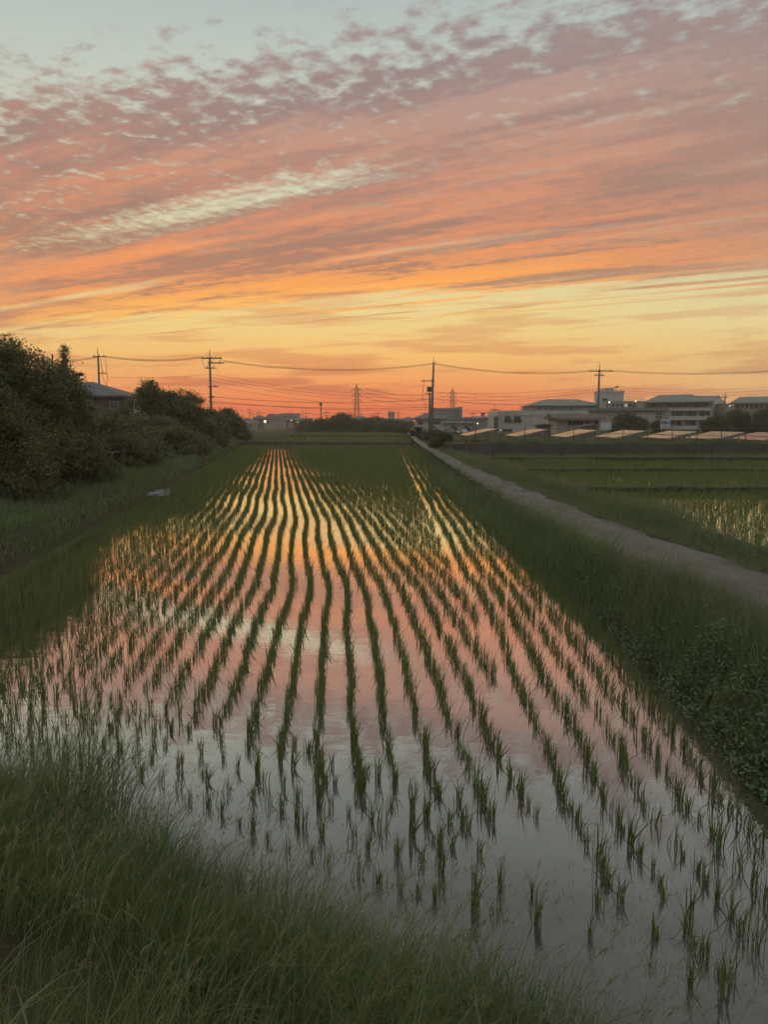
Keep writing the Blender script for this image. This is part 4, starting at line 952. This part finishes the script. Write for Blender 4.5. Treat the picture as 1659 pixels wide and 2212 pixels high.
# --- blue and white sign
p = at(1438, 929, 100); sg = empty('roadside_sign', (p.x, 100, .98), label='blue and white sign board above the solar panels', cat='sign')
x0, x1, z0, z1 = rect(1429, 1447.5, 927, 906, 100); X0 = x0-p.x; X1 = x1-p.x; Z0 = z0-.98; Z1 = z1-.98; W = X1-X0; Hs = Z1-Z0
MB().box(X0, X1, 0, .12, Z0, Z1).build('board', M['signwhite'], sg)
for sx in (X0+.12, X1-.12): MB().box(sx-.05, sx+.05, .02, .10, -.3, Z0).build('leg', M['steel'], sg)
bl = MB().box(X0+W*.05, X1-W*.03, -.012, -.003, Z0+Hs*.52, Z0+Hs*.84).build('blue_panel', M['signblue'], sg)
def strokes(segs, ox, oz, s, w, mat, parent, name):
    m = MB()
    for (a, b_, c, d) in segs: m.bar((ox+a*s, -.022, oz+b_*s), (ox+c*s, -.022, oz+d*s), .012, w)
    return m.build(name, mat, parent)
ls = W*.27; zt = Z0+Hs*.555; hh = Hs*.25/ls
se = [(.05,.62,.95,.72),(.95,.72,.72,.42),(.33,1,.33,.12),(.33,.12,.9,.08)]; re_ = [(.2,1,.2,.06),(.2,.06,.95,.55)]; mo = [(.12,.9,.88,.9),(.02,.52,.98,.52),(.48,.9,.48,.08),(.48,.08,.95,.06)]
for k, gl in enumerate((se, re_, mo)):
    strokes([(a, b_*hh, c, d*hh) for a, b_, c, d in gl], X0+W*(.09+.29*k), zt, ls, W*.052, M['signwhite'], sg, 'letter')
for k in range(3):
    g0 = X0+W*(.10+.21*k)
    strokes([(0,.1,1,.1),(0,.5,1,.5),(0,.9,1,.9),(.5,0,.5,1),(.1,.1,.1,.9)], g0, Z0+Hs*.29, W*.17, W*.022, M['signgrey'], sg, 'character')
MB().box(X0+W*.06, X1-W*.06, -.012, -.003, Z0+Hs*.10, Z0+Hs*.20).build('address_strip', M['signgrey'], sg)

# ------------------------------------------------------------------ solar arrays
arr = [(1007, 1075, 942.0, 64.5, 12), (1115, 1181, 943.6, 64.2, 28), (1222, 1289, 945.0, 63.6, 38), (1328, 1394, 946.7, 63.0, 49), (1440, 1501, 948.5, 62.4, 66), (1542, 1607, 950.0, 62.0, 67), (1650, 1713, 952.0, 61.6, 73)]
LABS = ['first solar array from the left, beside the parked cars', 'second solar array from the left, below the white building', 'third solar array from the left, left of the tall pole',
        'fourth solar array from the left, right of the tall pole', 'fifth solar array from the left, in front of the blue and white sign', 'sixth solar array from the left, before the main school block',
        'solar array cut by the right edge of the picture']
mod = None
for (lx, hx_, ly, Y, wpx), lab in zip(arr, LABS):
    p = at(lx, ly, Y); root = empty('solar_array', (p.x, Y, .98), label=lab, cat='solar panel', group='row of solar arrays on the raised yard')
    zl = p.z-.98; Wd = (hx_-lx)/FPX*Y; rise = .60; Ln = 6.3; nu, nv = 2, 6
    du = Wd/nu; dv = Ln/nv
    if mod is None:
        m = MB(); sl = Vector((Wd, 0, rise)); n_ = Vector((-rise, 0, Wd)).normalized()*.035
        a = Vector((.012,.012,.012*rise/Wd)); b_ = Vector((du-.012,.012,(du-.012)*rise/Wd)); c = Vector((du-.012,dv-.012,(du-.012)*rise/Wd)); d = Vector((.012,dv-.012,.012*rise/Wd))
        T_ = [v+n_ for v in (a, b_, c, d)]; m.quad(*T_); m.quad(d, c, b_, a)
        q = [a, b_, c, d]
        for i in range(4): j = (i+1) % 4; m.quad(q[i], q[j], T_[j], T_[i])
        mod = m.mesh('module', M['solar'])
    for i in range(nu):
        for j in range(nv):
            o = link('module', mod, root); o.location = (i*du, j*dv, zl+i*du*rise/Wd)
    fr = MB()
    for j in range(nv+1): fr.bar((0, j*dv, zl-.05), (Wd, j*dv, zl+rise-.05), .05, .06)
    for u in (.08, .5, .92): fr.bar((Wd*u, 0, zl+rise*u-.09), (Wd*u, Ln, zl+rise*u-.09), .06, .06)
    fr.build('frame', M['steel'], root)
    for yy in (.3, Ln/2, Ln-.3):
        MB().box(.25, .33, yy-.04, yy+.04, -.2, zl+.02).build('leg', M['steel'], root)
        MB().box(Wd-.35, Wd-.27, yy-.04, yy+.04, -.2, zl+rise*.85).build('leg', M['steel'], root)
    MB().bar((Wd*.45, .25, 0), (Wd*.85, .25, zl+rise*.78), .05).bar((Wd*.88, .25, 0), (Wd*.6, .25, zl+rise*.5), .05).build('brace', M['steel'], root)
fence = empty('wire_fence', (0, 58.3, .98), label='thin post and wire fence in front of the solar panels', cat='fence')
fp = list(np.arange(7.2, 34, 1.93))
for x in fp: MB().tube([(x, 0, -.2), (x, 0, 1.28)], .028, 6).build('post', M['darksteel'], fence)
for z in (.45, .85, 1.22): MB().tube([(fp[0], 0, z), (fp[-1], 0, z+.01)], .009, 4).build('wire', M['steel'], fence)

# ------------------------------------------------------------------ utility poles and lines
LINES = []
def pole(name, label, px, ptop, Y, zb, r0=.17, r1=.10, arms=(), lean=0.0, group='utility poles of the line across the fields', cat='utility pole'):
    p = at(px, ptop, Y); root = empty(name, (p.x, Y, zb), label=label, cat=cat, group=group); H = p.z-zb
    MB().tube([(lean, 0, -.5), (lean*.5, 0, H*.5), (0, 0, H-.9)], [r0, (r0+r1)/2, r1], 10).build('shaft', M['polecrete'], root, True)
    MB().tube([(0, 0, H-.92), (0, 0, H)], [.05, .035], 6).build('lightning_rod', M['darksteel'], root)
    for (z, xl, xr, k, ins) in arms:                              # below the top, left and right reach, thickness, insulators
        a = MB().bar((xl, -.14, H-z), (xr, -.14, H-z), k, k).build('crossarm', M['darksteel'], root)
        for i in range(ins):
            xx = xl+(xr-xl)*(i+.5)/ins
            MB().tube([(xx, -.14, H-z+k/2), (xx, -.14, H-z+.12), (xx, -.14, H-z+.28)], [.03, .075, .05], 8).build('insulator', M['ceramic'], a)
    return root, p
def wire(label, pts, sag, r=.03, group='overhead lines', name='power_line'):
    """cable hanging between successive world points"""
    q = []
    for i in range(len(pts)-1):
        a, b = Vector(pts[i]), Vector(pts[i+1]); n = 22
        for k in range(n + (1 if i == len(pts)-2 else 0)):
            t = k/n; v = a.lerp(b, t); v.z -= sag*4*t*(1-t); q.append(v)
    return MB().tube(q, r, 5, False).build(name, M['cable'], label=label, cat='cable', group=group)
PA, pa = pole('utility_pole', 'leftmost utility pole rising beside the white house roof', 210, 752, 88, .4, arms=((1.0, -.6, 1.0, .11, 3), (2.9, .1, .95, .09, 1)))
PB, pb = pole('utility_pole', 'utility pole above the left hedge, heavy with crossarms and loops', 452, 755, 90, .4, .19, .11, arms=((1.05, -1.0, 1.5, .13, 5), (1.6, -.2, 1.7, .12, 2), (2.2, -.6, .7, .10, 2), (4.4, -.3, .9, .09, 2), (5.6, -.15, .5, .14, 0)))
PC, pc = pole('utility_pole', 'tall utility pole standing at the end of the path', 937, 772, 100, .5, .24, .12, arms=((3.1, -1.7, .15, .10, 2), (.75, -.35, .35, .09, 1)), lean=-.28)
PD, pd = pole('utility_pole', 'tall utility pole with wide crossarms in front of the school', 1296, 785, 108, .98, .22, .12, arms=((1.1, -1.5, 1.9, .14, 5), (1.7, -.8, .7, .10, 2), (7.6, -.9, .2, .10, 1), (7.0, -.15, .25, .3, 0)))
PE, pe = pole('utility_pole', 'slim utility pole at the right between the school roofs', 1568, 846, 118, .98, .16, .10, arms=((.9, -1.2, .35, .10, 3),))
PF, pf = pole('utility_pole', 'shorter pole carrying a transformer left of the tall path end pole', 928.5, 836, 101, .5, .17, .12, arms=((.9, -.7, .3, .09, 1),))
MB().tube([(0,-.02,at(0,846,101).z-.5),(0,-.02,at(0,836,101).z-.5)], .38, 12).build('transformer', M['darksteel'], PF)
for root, pts in ((PA, [(.3,-.1,-1.2),(.55,-.1,-3.6),(.9,-.1,-4.2),(.6,-.1,-5.0)]), (PA, [(.9,-.1,-1.0),(1.05,-.1,-3.9),(.8,-.1,-4.3)]), (PB, [(-1.0,-.1,-1.0),(-.6,-.1,-2.2),(0,-.1,-1.7)]), (PB, [(.2,-.1,-1.3),(.9,-.1,-2.4),(1.4,-.1,-1.2)]), (PC, [(-1.3,-.1,-3.1),(-1.5,-.1,-5.5),(-.8,-.1,-6.6)])):
    H = {PA: pa, PB: pb, PC: pc}[root].z-root.location.z
    MB().tube([(x, y, H+z) for x, y, z in pts], .025, 5).build('jumper_cable', M['cable'], root)
MB().tube([(1.3,-.15,0),(1.3,-.15,.0001)], .01, 4)
rP = at(1700, 798, 112); lP = at(-60, 775, 84)
for k, dz in enumerate((0, -.12)):
    nm = ('upper', 'lower')[k]
    wire(f'{nm} main cable left of the leftmost utility pole', [lP+Vector((0,0,dz)), pa+Vector((0,0,-1.0+dz))], .5, .022)
    wire(f'{nm} main cable between the leftmost and the hedge pole', [pa+Vector((.9,0,-.9+dz)), pb+Vector((-.9,0,-.85+dz))], .42, .026)
    wire(f'{nm} main cable between the hedge pole and the tall path end pole', [pb+Vector((1.6,0,-1.3+dz)), pc+Vector((0,0,-.75+dz))], .95, .022)
    wire(f'{nm} main cable between the path end pole and the school pole', [pc+Vector((0,0,-.75+dz)), pd+Vector((-1.4,0,-1.0+dz))], .75, .022)
    wire(f'{nm} main cable right of the school pole', [pd+Vector((1.8,0,-1.0+dz)), rP+Vector((0,0,dz))], .5, .022)
for k, (z1, z2) in enumerate(((2.9, 4.9), (3.3, 5.35), (3.7, 5.75), (4.2, 6.5))):
    o = ('topmost', 'second', 'third', 'lowest')[k]
    wire(f'{o} of the four thin wires between the hedge pole and the path end pole', [pb+Vector((.1,0,-z1)), pc+Vector((-.1,0,-z2))], .75, .012)
for k, (z1, z2) in enumerate(((4.6, 3.2), (5.1, 3.6), (5.6, 4.0))):
    o = ('topmost', 'middle', 'lowest')[k]
    wire(f'{o} of the three thin wires between path end pole and school pole', [pc+Vector((.1,0,-z1)), pd+Vector((-.1,0,-z2))], .5, .012)
    wire(f'{o} of the three thin wires running right from the school pole', [pd+Vector((.1,0,-z2)), at(1700, 832+7*k, 125)], .7, .012)
for k, (a, c, sg_) in enumerate((((455, 857), (928, 862), .6), ((455, 870), (928, 880), .35), ((455, 866), (928, 884), .5), ((240, 815), (452, 808), .25), ((280, 848), (455, 850), .2))):
    lab = ('upper telephone cable between hedge pole and path end pole', 'lower telephone cable between hedge pole and path end pole', 'thick sagging telephone cable between hedge pole and path end pole',
           'thin cable left of the hedge pole above the round tree', 'low cable between house roof and hedge pole')[k]
    wire(lab, [at(a[0], a[1], 90), at(c[0], c[1], 101)], sg_, .02 if k < 3 else .014)
for k, (y0, y1) in enumerate(((861, 872), (881, 884), (884, 889))):
    wire(('upper', 'middle', 'lower')[k]+' telephone cable right of the path end pole', [at(937, y0, 101), at(1150, y1, 125)], .35, .018)
SM = 'small poles on the skyline'
for k, (px, pt, Y, arm, where) in enumerate(((538.5, 879, 300, 1, 'at the end of the left hedge'), (546, 889, 320, 0, 'above the shed near the hedge end'), (559, 886, 320, 1, 'left of the green lamp'), (623, 888, 300, 1, 'left one above the flat roofed house'), (629, 885, 310, 0, 'right one above the flat roofed house'),
        (653, 883, 280, 0, 'left one above the workshop'), (660, 887, 290, 1, 'right one above the workshop'), (705, 885, 300, 1, 'left of the tallest dark tree'), (748, 889, 300, 1, 'left of the lattice tower foot'), (781, 886, 300, 0, 'right of the lattice tower foot'),
        (816, 887, 300, 1, 'left of the small tower block'), (861, 886, 300, 1, 'right of the small tower block'), (919, 885, 240, 1, 'above the hipped roof house'), (1021, 886, 250, 1, 'right of the slab building'), (1069.5, 875, 190, 1, 'at the corner of the white building'), (1128, 876, 260, 1, 'above the white building'))):
    pole('small_pole', 'small utility pole on the skyline '+where, px, pt, Y, .3, .16, .12, arms=((1.2, -1.3, 1.3, .16, 2), (2.4, -.8, .9, .16, 0)) if arm else (), group=SM)
rp, q = pole('lamp_post', 'plain tall lamp post between the workshop and the lattice tower', 693, 871, 230, .3, .22, .18, cat='lamp post', group=None)
MB().tube([(0,0,q.z-1.1),(0,0,q.z-.2)], [.35,.5], 8).build('lamp_head', M['darksteel'], rp)
for k, (a, b_) in enumerate(((538.5, 559), (559, 623), (660, 705), (705, 748), (748, 816), (816, 861))):
    wire('thin wire between small skyline poles, number %s from the left' % ('one two three four five six'.split()[k]), [at(a, 889, 300), at(b_, 891, 300)], 1.0, .05, 'thin wires between the skyline poles')
# --- lattice towers
def lattice(label, px, ptop, pbase, Y, halfw):
    p = at(px, ptop, Y); zb = .3; root = empty('lattice_tower', (p.x, Y, zb), label=label, cat='pylon', group='lattice towers on the skyline', rz=.35); H = p.z-zb; k = 1.0
    def hw(t): return halfw*(1-.48*min(t/.6, 1)) if t < .86 else halfw*.52*(1-(t-.86)/.14*.93)
    for sx in (-1, 1):
        for sy in (-1, 1):
            MB().tube([(sx*hw(t), sy*hw(t), H*t) for t in (0,.2,.4,.6,.78,1)], [.12,.115,.11,.10,.10,.08], 5).build('leg', M['darksteel'], root)
    br = MB(); lv = [0,.12,.23,.33,.42,.50,.57,.645,.72,.79,.86,.93]
    for a, b_ in zip(lv[:-1], lv[1:]):
        for (s1, s2) in (((-1,-1),(1,-1)),((1,-1),(1,1)),((1,1),(-1,1)),((-1,1),(-1,-1))):
            br.bar((s1[0]*hw(a), s1[1]*hw(a), H*a), (s2[0]*hw(b_), s2[1]*hw(b_), H*b_), .085); br.bar((s2[0]*hw(a), s2[1]*hw(a), H*a), (s1[0]*hw(b_), s1[1]*hw(b_), H*b_), .085)
            br.bar((s1[0]*hw(b_), s1[1]*hw(b_), H*b_), (s2[0]*hw(b_), s2[1]*hw(b_), H*b_), .10*k)
    br.build('bracing', M['darksteel'], root)
    for t in (.60, .73, .86):
        for sx in (-1, 1):
            L_ = halfw*1.75; a = MB()
            for sy in (-1, 1): a.bar((sx*hw(t)*.9, sy*hw(t)*.8, H*t), (sx*L_, 0, H*t-.15), .14*k); a.bar((sx*hw(t)*.9, sy*hw(t)*.8, H*(t+.045)), (sx*L_, 0, H*t), .12*k)
            ar = a.build('crossarm', M['darksteel'], root)
            MB().tube([(sx*L_, 0, H*t-.1), (sx*(L_-.2), 0, H*t-1.3)], [.2, .16], 6).build('insulator', M['ceramic'], ar)
    return root
T1 = lattice('larger lattice power tower left of the picture middle', 770.5, 829, 900, 430, 1.75)
T2 = lattice('smaller lattice power tower behind the slab building', 978, 838, 900, 490, 1.9)
for k, t in enumerate((.57, .72, .86)):
    a = at(790, 829+(900-829)*(1-t)*.98, 418); b_ = at(963, 838+(908-838)*(1-t), 478); o = ('lowest', 'middle', 'highest')[k]
    wire(f'{o} line between the two lattice towers', [a, b_], 3.0, .10, 'lines between the lattice towers')
    wire(f'{o} line right of the smaller lattice tower', [at(993, 838+(908-838)*(1-t), 478), at(1250, 862+k*-6, 560)], 3.0, .09, 'lines between the lattice towers')

# ------------------------------------------------------------------ lit lamps
def lamp(label, px, py, Y, r, mat, zb, arm=None):
    p = at(px, py, Y); root = empty('street_lamp', (p.x, Y, zb), label=label, cat='lamp'); h = p.z-zb
    MB().tube([(0, .25, -.3), (0, .25, h+.12)], .06, 6).build('post', M['steel'], root)
    MB().bar((0, .25, h+r+.06), (0, -.05, h+r+.06), .10, .06).build('hood', M['steel'], root)
    m = MB(); n = 8
    m.tube([(0, 0, h-r), (0, 0, h-r*.5), (0, 0, h+r*.4), (0, 0, h+r)], [r*.5, r, r, r*.6], n); m.build('bulb', M[mat], root, True); return root
lamp('glowing greenish street lamp among the houses left of the workshop', 572, 910.5, 260, .30, 'lampgreen', .25)
lamp('small white lamp left of the workshop front', 629, 908.5, 283, .13, 'lamp', .25)
lamp('small white lamp at the workshop door', 660.5, 912.5, 283, .13, 'lamp', .25)
lamp('small lit lamp before the slab building, above the carports', 1032, 915, 126, .08, 'lamp', .9)
lamp('small lit lamp at the corner of the white building', 1081.5, 929, 117, .08, 'lamp', .98)
lamp('lit lamp on the school roof beside the stair tower', 1317, 869, 160, .13, 'lamp', .98)
lamp('lit lamp on the school roof left of the main block', 1374, 866.5, 160, .11, 'lamp', .98)

# ------------------------------------------------------------------ garden fence and drain on the left bank
gf = empty('garden_fence', (0, 0, .5), label='weathered broken garden fence at the foot of the left hedge', cat='fence')
pp = [at(226+i*22, 1004-i*6.2, 33+i*3.6) for i in range(9)]
for i, p in enumerate(pp): MB().bar((p.x, p.y, -.2), (p.x, p.y, .75+.12*math.sin(i*2.2)), .06).build('post', M['net'], gf)
for i in (0, 2, 3, 5, 6, 7): a, b_ = pp[i], pp[i+1]; MB().bar((a.x, a.y-.05, .72), (b_.x, b_.y-.05, .74), .035, .05).build('rail', M['net'], gf)
for i in (4, 5, 6):
    a, b_ = pp[i], pp[i+1]
    for k in range(8): v = a.lerp(b_, (k+.5)/8); MB().box(v.x-.06, v.x+.06, v.y-.03, v.y-.01, .02, .66+.05*math.sin(k*1.9+i)).build('slat', M['net'], gf)
cl = empty('clothes_prop', at(242, 1010, 30.5).xy.to_3d()+Vector((0,0,.45)), label='pale T shaped clothes prop standing before the left hedge', cat='post')
MB().tube([(0,0,-.2),(0,0,1.02)], .022, 6).build('upright', M['steel'], cl); MB().tube([(-.36,0,1.0),(.30,.1,1.04)], .02, 6).build('crossbar', M['plastic'], cl)
p = at(318, 1066, 24.6); d = MB(); d.tube([(0,0,0),(.06,.2,.01),(.09,.4,.03)], .055, 12, False); d.tube([(0,0,0),(.06,.2,.01),(.09,.4,.03)], .045, 12, False)
d = d.build('drain_pipe', M['plastic'], label='grey plastic drain pipe sticking out of the left bank', cat='pipe', smooth=True); d.location = (p.x, p.y, .30); d.rotation_euler = (0,0,-.5)
MB().tube([(0,-.005,0),(0,.03,0)], .064, 12, False).build('collar', M['plastic'], d)
p = at(340, 1060, 25.4); k = MB().box(-.22,.22,-.12,.12,-.2,.03).build('concrete_outlet', M['concrete'], label='small concrete outlet block beside the drain pipe on the left bank', cat='block'); k.location = (p.x, p.y+.5, .34); k.rotation_euler = (0,0,.9)
MB().box(-.18,.18,-.09,.09,.03,.05).build('lid', M['dark_concrete'], k)
# bits of straw adrift on the near water
n = 160; x = rng.uniform(-2.5, 3, n*2); y = rng.uniform(2.2, 9, n*2); ok = (near_dist(x, y) < -.2) & (x < wr(y)-.1); x, y = x[ok][:n], y[ok][:n]
a = rng.uniform(0, 6.3, len(x)); L_ = rng.uniform(.008, .04, len(x)); w_ = rng.uniform(.001, .0025, len(x))
dx, dy = np.cos(a), np.sin(a); z = np.full(len(x), .004)
V = np.stack([np.stack([x-dx*L_+dy*w_, y-dy*L_-dx*w_, z], 1), np.stack([x-dx*L_-dy*w_, y-dy*L_+dx*w_, z], 1), np.stack([x+dx*L_-dy*w_, y+dy*L_+dx*w_, z+.003], 1), np.stack([x+dx*L_+dy*w_, y+dy*L_-dx*w_, z+.003], 1)], 1).reshape(-1, 3)
tag(link('floating_straw', np_mesh('floating_straw', V, np.arange(len(V)).reshape(-1, 4), M['dry_grass'], np.repeat(rng.uniform(0, 1, len(x)), 4))), 'bits of straw and leaf adrift on the near paddy water', 'straw', kind='stuff')

# ------------------------------------------------------------------ thin haze, mostly added to lift the darks as lens glare does
if GLARE_HAZE:
    m, T, out = mat_new('glare_haze'); pv = T.n.new('ShaderNodeVolumePrincipled')
    T.put(pv.inputs['Color'], (.98,.90,.80)); pv.inputs['Density'].default_value = GLARE_HAZE
    pv.inputs['Anisotropy'].default_value = .35
    T.l.new(pv.outputs[0], out.inputs['Volume'])
    MB().box(-380, 380, -30, 545, -1.4, 42).build('haze', m, kind='stuff', label='thin warm haze over the fields, mostly standing in for lens glare', cat='haze')
